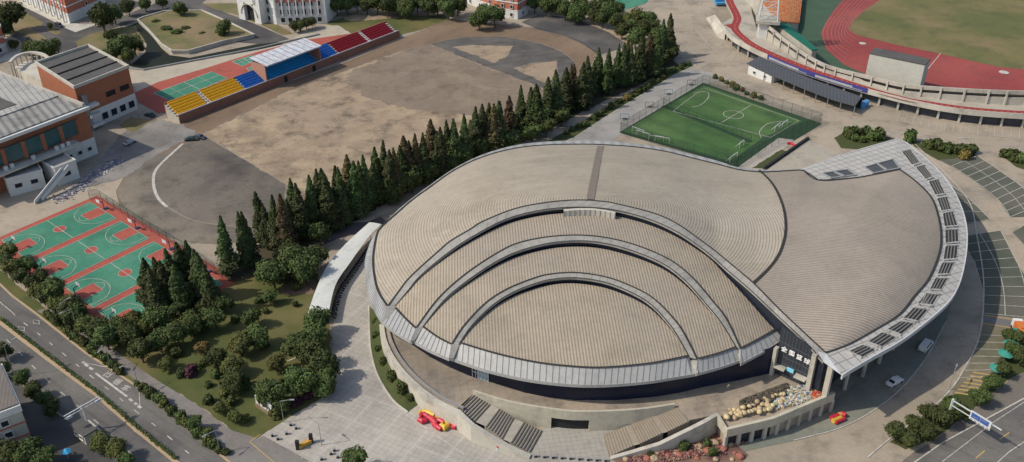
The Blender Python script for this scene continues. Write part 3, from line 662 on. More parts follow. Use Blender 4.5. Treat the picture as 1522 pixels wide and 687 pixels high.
L2_px = [(629,487),(662,446),(700,415),(742,388),(780,372),(828,361),(880,360),(930,371),(982,392),(1017,418),(1050,455),(1071,481),(1094,517)]
U3_px = [(671,513),(690,484),(722,450.5),(754,429.7),(790,415),(816,408),(856.5,405.5),(904,413),(947.5,430),(976,448),(1006,480),(1021,504),(1036,534)]
L3_px = [(684,512),(703,484),(734,454),(764,435),(797,422),(822,416),(857,414),(900,421),(940,437),(968,455),(994,483),(1009,506),(1023,531)]
K1, K2, K3 = .84, .68, .5
def arc(px, f): P = [onS(p[0], p[1], f) for p in px]; return smooth(P, 8)
U2 = arc(U2_px, cap(K1, .1)); L2 = arc(L2_px, cap(K1, -.15)); U3 = arc(U3_px, cap(K2, .1)); L3 = arc(L3_px, cap(K2, -.15))
L2 = [l.lerp(u, .12) for u, l in zip(U2, L2)]; L3 = [l.lerp(u, .12) for u, l in zip(U3, L3)]
ribbon_mesh(U2, L2); ribbon_mesh(U3, L3); curtain(L2, 9); curtain(L3, 8)
def line_on(px, f, n=10): P = [onS(p[0], p[1], f) for p in px]; return resample(smooth(P, 6), n)
def shell(back, front, k, n=110):
    Bk_ = resample(back, n); Fk = resample(front, n); V, Fc = grid_surf(Bk_, Fk, 26, zf=cap(k))
    o = mesh_obj('inner_roof', V, Fc, M_roofin, arena)
    for p in o.data.polygons: p.use_smooth = True
    mb = MB(); F2 = [Vector((p.x, p.y, cap(k)(p))) for p in Fk]; return o, F2
i1 = near(L1s, L1[16]); back1 = L1s[:i1+1] + [onS(1152,490,cap(K1))]
f1L = line_on([(588,459),(603,475),(618,489)], cap(K1)); f1R = line_on([(1101,519),(1128,505),(1152,491)], cap(K1))
sh1, F1 = shell(back1, f1L + U2 + f1R, K1)
f2L = line_on([(629,487),(650,502),(671,513)], cap(K2)); f2R = line_on([(1037,534.6),(1066,527),(1094,517)], cap(K2))
sh2, F2_ = shell(L2, f2L + U3 + f2R, K2)
f3 = line_on([(685,511),(735,526),(790,538.5),(840,545),(894.5,547.5),(961,542),(1000,535),(1023,530)], cap(K3), 60)
sh3, F3_ = shell(L3, f3, K3)
mb = MB()
for q in (f1L, f1R, f2L, f2R, f3): mb = MB(); line3(mb, q, .5, .3); mb.build('gutter', M_dline, arena)
# front eaves
def eave(inner, outer_px, n, z0=None):
    I = resample(inner, n+1); O = resample(smooth([G(*p) for p in outer_px], 5), n+1); I = [p + Vector((0,0,.12)) for p in I]
    mb = MB(); mb.strip(I, O); mb.wall(O, [p.z-.7 for p in O], [p.z+.05 for p in O], .2)
    for a, b in zip(I, O): mb.bar(a, b, .13, 1)
    o = mb.build('front_eave', [mat('front_eave_panel', (.37,.37,.36), (.31,.31,.305), .4, rough=.5, grime=.22), mat('eave_joint', (.20,.20,.205), (.17,.17,.175), 1)], arena)
eave([G(577,457,12.4)] + f1L, [(568,478,11.4),(588,494,11.4),(612,508,11.4)], 8)
eave(f2L, [(615,507,11.1),(640,521,11.1),(667.7,533,11.1)], 8)
eave([G(675,508,12.2)] + f3 + [G(1030,528,12.2)], [(671,532.5,10.8),(720,549,10.8),(780,563,10.8),(840,570.5,10.8),(894.5,572,10.8),(961,567,10.8),(1000,561,10.8),(1036,555,10.8)], 40)
eave(f2R, [(1035,555,11.1),(1068,546,11.1),(1101,535,11.1)], 8)
eave(f1R, [(1101,540,11.5),(1133,523,11.5),(1164,504,11.5)], 8)
# short closing panels where the ribs meet the eave
for q in (((671,513,12.6),(684,512,12.5),(674,534,11),(667,533,11.2)), ((618,489,12.6),(629,487,12.5),(616,508,11.2),(610,508,11.4)), ((1036,534,12.6),(1023,531,12.4),(1034,556,10.9),(1037,555,11.2)), ((1101,519,12.7),(1094,517,12.6),(1099,536,11.2),(1103,540,11.5)), ((576,456,12.7),(588,457,12.5),(580,475,11.5),(568,479,11.3))):
    mb = MB(); P = [G(*p) + Vector((0, 0, .25)) for p in q]; mb.quad(*P); P2_ = [p - Vector((0,0,.8)) for p in P]
    for u in range(4): mb.quad(P[u], P[(u+1)%4], P2_[(u+1)%4], P2_[u])
    mb.build('rib_foot', M_rib, arena)
# white clerestory boxes below the top arch
mb = MB(); wb = [onS(x, y, cap(1, -1.2)) for x, y in [(838,317),(860,315.5),(880,315.5),(900,318),(914,321)]]; wb = resample(wb, 11)
mb.wall(wb, [p.z-1.2 for p in wb], [p.z+.9 for p in wb], .9); o = mb.build('skylight_box', M_concl, arena)
for p in wb: mb = MB(); mb.bar(p + Vector((0,-.5,-1.2)), p + Vector((0,-.5,1.0)), .14); mb.build('skylight_bar', M_steel, o)
# wing canopy
W_px = [(1193,252),(1247,232),(1290.5,218.5),(1334,206.5),(1347.5,212),(1381,240),(1408,269),(1426,300.5),(1436,334),(1437,367),(1431,404),(1422,430),(1407.7,451),(1377,478),(1338,507),(1299,529),(1260,552),(1251.5,558.4)]
Wt = smooth([G(p[0], p[1], 14.2) for p in W_px[:4]], 6); Wr = smooth([G(p[0], p[1], 14.0) for p in W_px[4:]], 6)
Wk = keyed(Wt + Wr, [0, len(Wt), len(Wt)+len(Wr)-1], (40, 120))
Nin = smooth(Bc[22:27], 5); Nr = smooth(Bc[26:], 6); Nk = resample(Nin, 41) + resample(Nr, 120)
Nk = [p + Vector((0, 0, .05)) for p in Nk]; n_ = min(len(Nk), len(Wk)); Nk = Nk[:n_]; Wk = Wk[:n_]
V, Fc = grid_surf(Nk, Wk, 8); can = mesh_obj('wing_canopy', V, Fc, M_can, arena); bvh_can = BVHTree.FromPolygons(V, Fc)
mb = MB(); mb.wall(Wk, [p.z-1.0 for p in Wk], [p.z+.08 for p in Wk], .3); 
tipA = Ar[-1]; mb.quad(G(1227,525,14.65), G(1251.5,558.4,14.05), G(1223.5,538,14.15), G(1215,522,14.9)); mb.build('canopy_fascia', mat('fascia_panel', (.50,.51,.53), (.42,.43,.45), .3, grime=.3), arena)
mb = MB(); line3(mb, Nk, .5, .12); mb.build('gutter', M_dline, arena)
s8 = 2.642; s6 = 2.573; s5 = 2.985
bq = [[(635,95),(668,88),(708,140),(678,150)],[(690,157),(722,148),(758,196),(732,206)],[(740,212),(778,204),(806,262),(768,268)],[(773,278),(812,272),(830,325),(791,330)],[(795,337),(836,330),(855,388),(803,392)],[(805,402),(855,400),(858,452),(806,457)],[(806,465),(855,463),(850,518),(797,522)],[(792,531),(840,530),(820,578),(773,580)],[(766,592),(816,592),(788,640),(743,638)],[(733,650),(782,652),(755,700),(706,696)]]
bq = [[(1100+x/s8, 190+y/s8) for x, y in q] for q in bq]
b2 = [[(298,42),(352,48),(322,94),(266,84)],[(252,96),(308,105),(268,152),(210,140)],[(203,148),(256,158),(203,203),(146,182)],[(133,190),(188,210),(128,250),(73,230)],[(60,238),(110,258),(52,290),(0,265)]]
bq += [[(1260+x/s6, 420+y/s6) for x, y in q] for q in b2]
for bi, q in enumerate(bq):
    P = [drape(x, y, bvh_can, .08) for x, y in q]; a, b, c, d = P
    mb = MB(); mb.quad(a, b, c, d); lo = mb.build('louvre_panel', mat('louvre_recess', (.035,.035,.036), (.05,.05,.05), .4), arena)
    mb = MB()
    for f in (.25, .5, .75): mb.bar(a.lerp(b, f) + Vector((0,0,.05)), d.lerp(c, f) + Vector((0,0,.05)), .28)
    mb.build('slat', mat('louvre_slat', (.17,.165,.16), (.13,.13,.125), .5), lo)
    mb = MB(); 
    mb.bar(a, b, .5); mb.bar(b, c, .12); mb.bar(c, d, .5); mb.bar(d, a, .12)
    mb.build('louvre_frame', M_can, lo)
for q in ([(125,205),(240,188),(278,212),(165,226)], [(312,178),(440,142),(470,182),(352,205)]):
    P = [drape(1180+x/s5, 190+y/s5, bvh_can, .1) for x, y in q]
    mb = MB(); mb.quad(*P); o = mb.build('roof_opening', mat('opening_blue', (.05,.06,.07), (.09,.10,.11), .3), arena)
    mb = MB()
    for u, v in zip(P, P[1:] + P[:1]): mb.bar(u + Vector((0,0,.1)), v + Vector((0,0,.1)), .4)
    mb.bar(P[0].lerp(P[1], .45), P[3].lerp(P[2], .5) + Vector((0,0,.3)), .5)
    mb.build('opening_kerb', M_steel, o)
# facade: front glass, diagonal glass wall, back wall
PZ = 4.5
fr_px = [(575,484),(590,500),(615,513),(640,530),(668,545),(698,558),(755,574),(780,583),(820,590),(855,594),(915,594),(973,589),(1010,583),(1042,575),(1100,564),(1150,553)]
fr = [G(p[0], p[1], PZ) for p in fr_px]
mb = MB(); mb.wall(fr, 0, 11.6, .4); mb.build('front_glass_wall', mat('navy_glass', (.016,.022,.05), (.01,.014,.03), .15, rough=.3, kind='grid', period=2.2, amt=.3), arena)
P1, P2 = G(1150,553,PZ), G(1228,588,PZ)
topz = lambda t: 17.2*(1-t) + 13.3*t
mb = MB(); dg = [P1.lerp(P2, t/10) for t in range(11)]
mb.wall(dg, 0, [topz(t/10) for t in range(11)], .4)
dv = (P2-P1).normalized(); nv = Vector((dv.y, -dv.x, 0))
for t in range(1, 16): p = P1.lerp(P2, t/16); mb.bar(p + nv*.2, p + nv*.2 + Vector((0,0,topz(t/16)-PZ-.2)), .12, 1)
for k in range(1, 6): mb.bar(P1 + nv*.2 + Vector((0,0,1.8*k)), P2 + nv*.2 + Vector((0,0,1.8*k*.86)), .12, 1)
dgw = mb.build('diagonal_glass_wall', [mat('slate_glass', (.03,.035,.045), (.045,.05,.06), .3, rough=.3), mat('mullion_grey', (.10,.11,.13), (.08,.09,.10), 1)], arena)
for t, w_ in ((0.0, .7), (.69, .9), (1.0, 1.0)):
    p = P1.lerp(P2, t) + nv*1.0; mb = MB(); mb.box((p.x, p.y), (dv.x, dv.y), w_*.55, .6, PZ, 12.0 if t == 0 else topz(t)+.1); mb.build('column', M_conc, arena)
ux = Vector((dv.x, dv.y, 0)); Mx = Matrix(((ux.x, 0, nv.x, 0), (ux.y, 0, nv.y, 0), (0, 1, 0, 0), (0, 0, 0, 1)))
for i, ch in enumerate('全国篮球'):
    p = P1.lerp(P2, .13 + .145*i) + nv*.5; p.z = PZ + 7.4 - .2*i
    text_mesh('letter', ch, 1.4, Matrix.Translation(p) @ Mx, mat('letter_white', (.85,.85,.82), (.8,.8,.78), 1, rough=.6), dgw, .08)
mb = MB(); p = P1.lerp(P2, .12) + nv*.9; mb.box(p, dv, 1.3, .9, PZ+2.6, PZ+2.9); mb.build('entrance_canopy', M_concl, dgw); mb = MB(); p = P1.lerp(P2, .52) + nv*.9; mb.box(p, dv, 1.3, .9, PZ+2.3, PZ+2.6); mb.build('entrance_canopy', M_concl, dgw)
mb = MB(); p = P1.lerp(P2, .3) + nv*.4; mb.box(p, dv, .8, .1, PZ+2.2, PZ+3.2); mb.build('screen_panel', mat('cyan_screen', (.15,.55,.75), (.3,.7,.85), 1.5), dgw)
for x, y, w_ in ((720,563,2.0),(853,589,2.6),(1006,580,2.4)):
    p = G(x, y, PZ); i_ = min(range(len(fr)), key=lambda i: (fr[i]-p).length); d_ = (fr[min(i_+1, len(fr)-1)] - fr[max(i_-1, 0)]).normalized(); nn = Vector((d_.y, -d_.x, 0)); c0 = fr[i_].lerp(p, .8) + nn*.3
    mb = MB(); mb.box(c0, d_, w_, .15, PZ, PZ+3.0); o = mb.build('entrance_window', mat('pale_glass', (.22,.33,.38), (.3,.4,.42), 1.5, rough=.3), arena)
    mb = MB()
    for k in range(6): q = c0 + d_*(w_*(k/5*2-1)) + nn*.2; mb.bar(q, q + Vector((0,0,3.0)), .14)
    for h_ in (1.6, 3.0): mb.bar(c0 - d_*w_ + nn*.2 + Vector((0,0,h_)), c0 + d_*w_ + nn*.2 + Vector((0,0,h_)), .14)
    mb.build('window_bar', M_metalw, o)
back = inset([p for p in Oc[::4]][1:], (CX, CY), 3.2)
mb = MB(); mb.wall(back, 0, [p.z-.9 for p in back], .4); mb.build('side_wall', M_conc, arena)
wi = inset(Wr[::3], (78, 205), 12.0)
mb = MB(); mb.wall(wi, 0, 13.2, .4); mb.build('wing_glass_wall', mat('slate_glass', ()), arena)
wt = inset(Wt[::3], (78, 205), 5.0); mb = MB(); mb.wall(wt + wi[:1], 0, 13, .4); mb.build('wing_back_wall', M_conc, arena)
cl = resample(inset(Wr, (78, 205), 7.5), 17)
for p in cl[:-1]: mb = MB(); mb.cyl((p.x, p.y), .5, 0, 13.4, 10); mb.build('column', M_concl, arena)

# podium with stairs
podium = empty('podium', (20, 150, 0), 'raised stone podium with stairs wrapping the front of the round arena', 'podium')
outw = [(567,482),(572,508),(587,537),(612,566),(648,594.5),(682,612)]
inner = [Vector((60,170,PZ)), Vector((40,185,PZ)), Vector((0,185,PZ)), Vector((-22,178,PZ))]
top_px = outw + [(705,584),(756,598),(820,609),(865,612.5),(944,609),(1003,601),(1023,625),(1066,616),(1081,640),(1148,624),(1202,602),(1240,585),(1232,574)]
Pt = [G(p[0], p[1], PZ) for p in top_px] + inner
mb = MB(); mb.prism([(p.x, p.y) for p in Pt], 0, PZ, 0); mb.build('terrace', M_podium, podium)
ow = smooth([G(p[0], p[1], 4.9) for p in outw], 6); ex = [G(702,631,4.4), G(730,648,3.0), G(756,663,1.8), G(788,678,.5)]
mb = MB(); pts = ow + ex; mb.wall(pts, 0, [p.z for p in pts], 1.1); mb.build('side_parapet', M_concl, podium)
mb = MB(); pin = inset(ow, (20, 190), 1.6); mb.wall(pin, PZ, PZ+.5, .35); mb.build('rail', M_steel, podium)
cw = smooth([G(p[0], p[1], PZ+1.0) for p in [(703,580),(756,596),(820,607),(865,611),(944,608),(1003,600)]], 6)
# opening in the centre wall
mb = MB(); oa, ob = G(822,645,0), G(876,647,0)
lo_, hi_ = [], []
zt = PZ+1.0
i0 = min(range(len(cw)), key=lambda i: abs(proj(Vector((cw[i].x, cw[i].y, 0))).x - 822)); i1_ = min(range(len(cw)), key=lambda i: abs(proj(Vector((cw[i].x, cw[i].y, 0))).x - 876))
cwz = [PZ+1.0 - (1.0 if False else 0) for p in cw]
mb.wall(cw[:i0+1], 0, zt, .5); mb.wall(cw[i1_:], 0, zt, .5); mb.wall(cw[i0:i1_+1], 3.1, zt, .5)
mb.build('centre_wall', mat('cream_wall', (.50,.46,.365), (.42,.385,.31), .3, grime=.5, streak=(R(90), .35, (.30,.27,.21), .6), kind='grid', period=1.5, amt=.06), podium)
mb = MB(); q = [p + Vector((0, .9, 0)) for p in cw[i0:i1_+1]]; mb.wall(q, 0, 3.2, 1.0); mb.build('tunnel_door', M_dark, podium)
def stairs(a0, a1, b0, b1, n, name='stair_flight', m=M_stair, rm=None):
    """a = top edge pair, b = bottom edge pair (world)"""
    mb = MB()
    for k in range(n):
        f0, f1 = k/n, (k+1)/n; L0, L1_, R0, R1 = a0.lerp(b0, f0), a0.lerp(b0, f1), a1.lerp(b1, f0), a1.lerp(b1, f1)
        z = a0.z + (b0.z-a0.z)*f0; zn = a0.z + (b0.z-a0.z)*f1
        mb.quad(Vector((L0.x, L0.y, z)), Vector((R0.x, R0.y, z)), Vector((R1.x, R1.y, z)), Vector((L1_.x, L1_.y, z)), mi=0)
        mb.quad(Vector((L1_.x, L1_.y, z)), Vector((R1.x, R1.y, z)), Vector((R1.x, R1.y, zn)), Vector((L1_.x, L1_.y, zn)), mi=1)
        fw = .45; mb.quad(*[Vector((p.x, p.y, z+.02)) for p in (L1_.lerp(L0, fw), R1.lerp(R0, fw), R1, L1_)], mi=1)
    for e0, e1 in ((a0, b0), (a1, b1)): mb.quad(e0, e1, Vector((e1.x, e1.y, 0)), Vector((e0.x, e0.y, 0)), mi=0)
    return mb.build(name, [m, rm or M_riser], podium)
def land(a0, a1, b0, b1, m=None):
    mb = MB(); mb.quad(a0, a1, b1, b0); mb.build('landing', m or M_stair, podium)
q1 = [G(705,584,4.5), G(680,607,4.5), G(729,602,3.1), G(706,627,3.1)]
q2 = [G(740,607,3.1), G(720,633,3.1), G(764,622,1.7), G(747,653,1.7)]
q3 = [G(776,627,1.7), G(757,657,1.7), G(806,641,.1), G(788,673,.1)]
for q in (q1, q2, q3): stairs(q[0], q[1], q[2], q[3], 7)
land(q1[2], q1[3], q2[0], q2[1]); land(q2[2], q2[3], q3[0], q3[1])
s_top = [G(1003,601,4.5), G(1025,626,4.5)]; s_bot = [G(897,648,.1), G(905,679,.1)]
prev = s_top
for i, (f0, f1) in enumerate(((0, .27), (.33, .62), (.68, 1))):
    def ed(f): 
        a = s_top[0].lerp(s_bot[0], f); b = s_top[1].lerp(s_bot[1], f); return a, b
    zt_ = [4.5, 3.0, 1.5][i]; zb_ = [3.0, 1.5, .1][i]
    a0, a1 = ed(f0); b0, b1 = ed(f1); a0.z = a1.z = zt_; b0.z = b1.z = zb_; stairs(a0, a1, b0, b1, 9, m=mat('stair_sand', (.33,.28,.215), (.27,.23,.175), .3, grime=.4), rm=mat('stair_sand_riser', (.25,.21,.165), (.22,.185,.145), .5))
    if i < 2:
        c0, c1 = ed([.33, .68][i]); c0.z = c1.z = zb_; land(b0, b1, c0, c1, mat('stair_sand', ()))
pr = [G(908,680,.5), G(940,671,1.2), G(980,659,2.6), G(1023,638,4.2), G(1045,627,5.2), G(1066,615,5.4)]
mb = MB(); mb.wall(pr, 0, [p.z for p in pr], .9); mb.build('stair_parapet', M_conc, podium)
tp = [G(1066,615,5.4), G(1081,637,5.4), G(1148,621,5.4), G(1202,598.5,5.4), G(1240,583,5.4)]
mb = MB(); mb.wall(tp, 3.2, 5.4, .7); mb.build('terrace_parapet', mat('cream_wall', ()), podium)
tb = inset(tp[1:], (60, 175), .5); mb = MB(); mb.wall(tb, 0, 3.2, .3); tw = mb.build('undercroft_window', M_glass, podium)
for p in resample(tp[1:], 10): mb = MB(); mb.box((p.x, p.y), (1, .4), .35, .35, 0, 3.3); mb.build('pillar', M_conc, podium)
# crescent bank
bo = [(548,455),(549,493),(551,522),(561,558),(583,594),(606,613)]; bi_ = [(566,470,2.6),(570,500,2.8),(585,534,2.9),(608,562,2.9),(622,577,2.0),(632,592,.3)]
Ao = resample(smooth([G(p[0], p[1], .05) for p in bo], 6), 40); Bo = resample(smooth([G(*p) for p in bi_], 6), 40)
V, Fc = grid_surf(Ao, Bo, 8, bulge=lambda t, s: .25*noise.noise(Vector((t*40, s*4, 0)))); o = mesh_obj('grass_bank', V, Fc, M_bank); o['kind'] = 'structure'
mb = MB(); mb.wall(Ao, 0, .25, .35); mb.build('kerb', M_concl)['kind'] = 'structure'
# planting bed with rocks beside the stairs
bed = [(912,684),(980,664),(1024,643),(1064,628),(1082,650),(1112,676),(1100,690),(930,700)]
sheet('planting_bed', bed, z3, mat('red_soil', (.17,.10,.075), (.25,.16,.11), .5, c3=(.10,.04,.05), scale3=.25, detail=8))

# ------------------------------------------------------------------ buildings
def frontbox(pa, pb, z, depth, inv=False):
    a, b = G(pa[0], pa[1], z), G(pb[0], pb[1], z); d = (b-a); d.z = 0; d.normalize(); n = Vector((-d.y, d.x, 0)); return a, b, d, n, [(a.x, a.y), (b.x, b.y), (b.x+n.x*depth, b.y+n.y*depth), (a.x+n.x*depth, a.y+n.y*depth)]
def windows(root, a, b, zs, n, w_, h_, out=.08, f0=.06, f1=.94, fm=None, gm=None, name='window', arch=False):
    d = (b-a); d.z = 0; L = d.length; d.normalize(); nn = Vector((d.y, -d.x, 0))
    for z in zs:
        for k in range(n):
            c = a + d*(L*(f0 + (f1-f0)*(k+.5)/n)) + nn*out
            mb = MB(); t = .14
            mb.box(c - d*(w_/2), d, t/2, .12, z, z+h_); mb.box(c + d*(w_/2), d, t/2, .12, z, z+h_); mb.box(c, d, w_/2 - t/2, .12, z+h_-t, z+h_); mb.box(c + nn*.05, d, w_/2 + .1, .2, z-t, z)
            wi_ = mb.build(name, fm or M_wht, root)
            mb = MB(); mb.box(c - nn*.02, d, w_/2 - t/2, .05, z, z+h_-t)
            mb.build('pane', gm or M_dark, wi_)
# hall with grey roof
a, b, d, n, fp = frontbox((-70,231), (127,158), 17, 75)
hall = empty('sports_hall', (a.x, a.y, 0), 'long orange hall with grey ribbed roof and teal windows at the left edge', 'building')
mb = MB(); mb.prism(fp, 0, 16.2); mb.build('wall', M_brick, hall)
fa = [Vector((p[0], p[1], 0)) for p in fp]; rf = [fa[0] - n*2.0 - d*1, fa[1] - n*1.8 + d*.3, fa[2] + d*.5, fa[3] - d*1]
mb = MB(); mb.prism([(p.x, p.y) for p in rf], 16.2, 17.2); mb.build('fascia', M_wht, hall)
rr = [fa[0] - n*1.2, fa[1] - n*.6 - d*1.2, fa[2] - d*1.2, fa[3]]
mid1 = [fa[0] + n*13, fa[1] + n*13 - d*1.2]
mb = MB(); mb.prism([(p.x, p.y) for p in (rr[0], rr[1], mid1[1], mid1[0])], 17.2, 17.6); mb.build('roof', M_grroof, hall)
mb = MB(); mb.prism([(p.x, p.y) for p in (mid1[0], mid1[1], rr[2], rr[3])], 17.2, 18.0); mb.build('roof', M_grgrid, hall)
mb = MB(); k_ = fa[1] - d*19 + n*17; mb.box((k_.x-6, k_.y+4), (d.x, d.y), 6, 7, 18.0, 18.15); mb.build('roof_patch', M_dkroof, hall)
mb = MB(); mb.wall([fa[1] - d*.8 - n*.5, fa[2] - d*.8], 17.2, 18.4, .9); mb.build('parapet', M_conc, hall)
# teal curved windows + ledge + white base
mb = MB(); L_ = (b-a).length
cur = [fa[0] + d*(L_*t/12*.9) - n*(1.6*math.sin(math.pi*t/12)+.2) for t in range(13)]
mb.wall(cur, 9.2, 14.2, .3); mb.build('window_band', M_teal, hall)
mb = MB()
for p in cur[::2]: mb = MB(); mb.bar(p - n*.3 + Vector((0,0,9)), p - n*.3 + Vector((0,0,14.3)), .9); mb.build('window_pier', M_brick, hall)
mb = MB(); mb.prism([(p.x, p.y) for p in (fa[0] - n*5, fa[1] - d*7 - n*5, fa[1] - d*7, fa[0])], 7.4, 7.9); mb.build('ledge_roof', M_concl, hall)
for k in range(6):
    p = fa[1] - d*(10.5 + [0, 2.0, 4.0, 12, 19, 21][k]) - n*3.0
    mb = MB(); mb.box(p, d, .55, .35, 7.9, 9.2); mb.cyl((p.x, p.y), .01, 8, 8.01, 4); mb.build('air_conditioner', M_wht, hall)
mb = MB(); mb.prism([(p.x, p.y) for p in (fa[1] - d*12 - n*.35, fa[1] + d*.1 - n*.35, fa[1] + d*.1, fa[1] - d*12)], 0, 6.0); mb.build('base_wall', M_wht, hall)
windows(hall, fa[1] - d*12 - n*.35, fa[1] - n*.35, [2.2], 3, 1.5, 1.3)
# white annex blocks and outside stair
for (pa, pb, z, dp, lab) in (((8,266), (62,252), 6.2, 11, 'low white annex with one dark window below the orange hall'), ((80,249), (112,237), 6.6, 8, 'low white annex beside the outside stairs of the hall')):
    a2, b2_, d2, n2, fp2 = frontbox(pa, pb, z, dp); r_ = empty('annex', (a2.x, a2.y, 0), lab, 'building')
    mb = MB(); mb.prism(fp2, 0, z-.5); mb.build('wall', M_wht, r_)
    mb = MB(); mb.prism([(x, y) for x, y in fp2], z-.5, z-.3); mb.build('roof', M_walk, r_)
    q = [Vector((x, y, 0)) for x, y in fp2]; mb = MB(); mb.wall(q + q[:1], z-.49, z, .35); mb.build('parapet', M_wht, r_)
    windows(r_, Vector((a2.x, a2.y, 0)), Vector((b2_.x, b2_.y, 0)), [2.4], 2 if dp > 9 else 1, 2.2, 1.5)
st = empty('outside_stairs', G(95,285), 'steep white outside stairs beside the basketball courts', 'stairs')
mb = MB(); sa, sb = G(92,254,5.4), G(52,303,.2); wd = Vector((d.x, d.y, 0))*2.4
for k in range(14):
    f = k/14; p = sa.lerp(sb, f); q = sa.lerp(sb, (k+1)/14); zz = sa.z + (sb.z-sa.z)*f
    mb.prism([(p.x, p.y), (p.x+wd.x, p.y+wd.y), (q.x+wd.x, q.y+wd.y), (q.x, q.y)], max(0, zz-.9), zz)
mb.build('stair_flight', M_walk, st)
for s_ in (0, 1):
    mb = MB(); p = sa + wd*s_; q = sb + wd*s_; mb.wall([p, q], [p.z-.6, 0], [p.z+1.1, 1.2], .25); mb.build('side_wall', M_wht, st)
# orange block with dark roof
q = [G(53,92,17), G(110,128,17), G(190,97,17), G(131,66,17)]
ob_ = empty('school_block', (q[1].x, q[1].y, 0), 'square orange school block with a dark felt roof and white base', 'building')
mb = MB(); mb.prism([(p.x, p.y) for p in q], 6.2, 16.0); mb.build('wall', M_brick, ob_)
ce = sum(q, Vector())/4; grow = lambda P, k: [ce + (p-ce)*k for p in P]
mb = MB(); mb.prism([(p.x, p.y) for p in grow(q, 1.012)], 0, 6.2); mb.build('base_wall', M_wht, ob_)
mb = MB(); mb.prism([(p.x, p.y) for p in grow(q, .985)], 16, 16.2); mb.build('roof', M_dkroof, ob_)
g2 = grow(q, 1.0); mb = MB(); mb.wall(g2 + g2[:1], 16, 17.1, .7); mb.build('parapet', M_concl, ob_)
for f in (.25, .5, .75):
    mb = MB(); u = g2[0].lerp(g2[1], f)*.97 + ce*.03; v = g2[3].lerp(g2[2], f)*.97 + ce*.03; mb.bar(Vector((u.x, u.y, 16.4)), Vector((v.x, v.y, 16.4)), .4); mb.build('roof_ridge', M_dark, ob_)
windows(ob_, Vector((q[1].x, q[1].y, 0)), Vector((q[2].x, q[2].y, 0)), [9.0], 2, 3.6, 1.6, f0=.45, f1=.98, fm=M_dark)
windows(ob_, Vector((q[1].x, q[1].y, 0)), Vector((q[2].x, q[2].y, 0)), [1.6], 4, 2.6, 2.6, out=.35, f0=.3, f1=.98, gm=M_glass)
dq = (q[2]-q[1]).normalized(); nq = Vector((dq.y, -dq.x, 0))
mb = MB()
for k in range(3): c = q[1] + dq*(4) + nq*1.2; mb.box(c, dq, 2.2, 1.2, 1 + 3.6*k, 1.25 + 3.6*k + .8)
mb.build('balcony', M_wht, ob_)
mb = MB(); c = q[1] + dq*2 + nq*.7; mb.box(c, dq, .8, .7, 0, 13); mb.build('drain_tower', M_steel, ob_)
# courtyard colonnade
cc = empty('curved_colonnade', G(45,90), 'curved white colonnade behind the grey-roofed hall', 'colonnade')
cp = smooth([G(*p, 8) for p in [(14,92),(25,82),(45,77),(64,80),(76,90)]], 5); mb = MB(); mb.wall(cp, 7.2, 8, 1.2); mb.build('beam', M_concl, cc)
for p in cp[::2]: mb = MB(); mb.cyl((p.x, p.y), .35, 0, 7.2, 8); mb.build('column', M_concl, cc)
mb = MB(); ce2 = G(52,100,4); mb.prism([(p.x, p.y) for p in [G(*t, 4) for t in [(20,100),(40,90),(66,94),(82,112),(70,122),(40,112)]]], 0, 4); mb.build('low_roof', M_concl, cc)
# generic blocks
def block(name, label, pts_px, h, wm, floors, nwin, base=None, faces=(0, 1), ww=1.4, wh=1.7, roofm=None, bands=True):
    P = [G(*p) for p in pts_px]; r_ = empty(name, P[0], label, 'building')
    mb = MB(); mb.prism([(p.x, p.y) for p in P], 0, h-.4); mb.build('wall', wm, r_)
    mb = MB(); mb.wall(P + P[:1], h-.4, h+.5, .6); mb.build('parapet', M_concl, r_)
    mb = MB(); mb.prism([(p.x, p.y) for p in P], h-.4, h-.2); mb.build('roof', roofm or M_grroof, r_)
    ce = sum(P, Vector())/len(P); G_ = lambda k: [ce + (p-ce)*k for p in P]
    if base: mb = MB(); mb.prism([(p.x, p.y) for p in G_(1.012)], 0, base); mb.build('base_wall', M_wht, r_)
    fh = (h-1)/floors
    if bands:
        for k in range(1, floors): g = G_(1.008); mb = MB(); mb.wall(g + g[:1], fh*k-.1, fh*k+.5, .3); mb.build('band', M_wht, r_)
    for i in faces:
        u, v = P[i], P[(i+1) % len(P)]; nn_ = nwin[i] if isinstance(nwin, (list, tuple)) else nwin
        if nn_: windows(r_, Vector((u.x, u.y, 0)), Vector((v.x, v.y, 0)), [fh*k+1.1 for k in range(floors)], nn_, ww, wh, out=.3)
    return r_, P
bp_, P_ = block('classroom_building', 'red brick classroom building with white arcade at the top left', [(18,-8),(104,35),(158,10),(70,-26)], 16, M_redb, 4, [9, 1], base=4.5)
dl = (P_[1]-P_[0]).normalized(); nl = Vector((dl.y, -dl.x, 0))
for k in range(10):
    c = P_[0].lerp(P_[1], (k+.5)/10) + nl*1.2; mb = MB(); mb.box(c, dl, .35, .35, 0, 12); mb.build('pilaster', M_wht, bp_)
block('end_block', 'orange brick end block with white base at the left edge', [(-60,104),(12,77),(2,58),(-60,80)], 11, M_redb, 3, [5, 1], base=4)
ar, Pa = block('arcade_building', 'white arcaded building with tall pilasters at the top centre', [(392,30),(412,37),(486,35),(520,0),(400,-5)], 16, M_wht, 4, [1, 6], base=4.0, faces=(0, 1), ww=1.9, wh=2.2)
for k in range(8):
    c = Pa[1].lerp(Pa[2], (k+.02)/7.05) + Vector((0,-.5,0)); mb = MB(); mb.box(c, (1, 0), .3, .35, 4.2, 15.5); mb.build('pilaster', M_wht, ar)
for k in range(6):
    c = Pa[1].lerp(Pa[2], (k+.55)/7.0) + Vector((0,-.25,0)); mb = MB(); mb.box(c, (1, 0), .95, .12, 10.2, 11.6); mb.build('spandrel', M_redb, ar)
po = empty('portal_tower', G(370,33), 'white arched portal tower left of the arcaded building', 'gate tower')
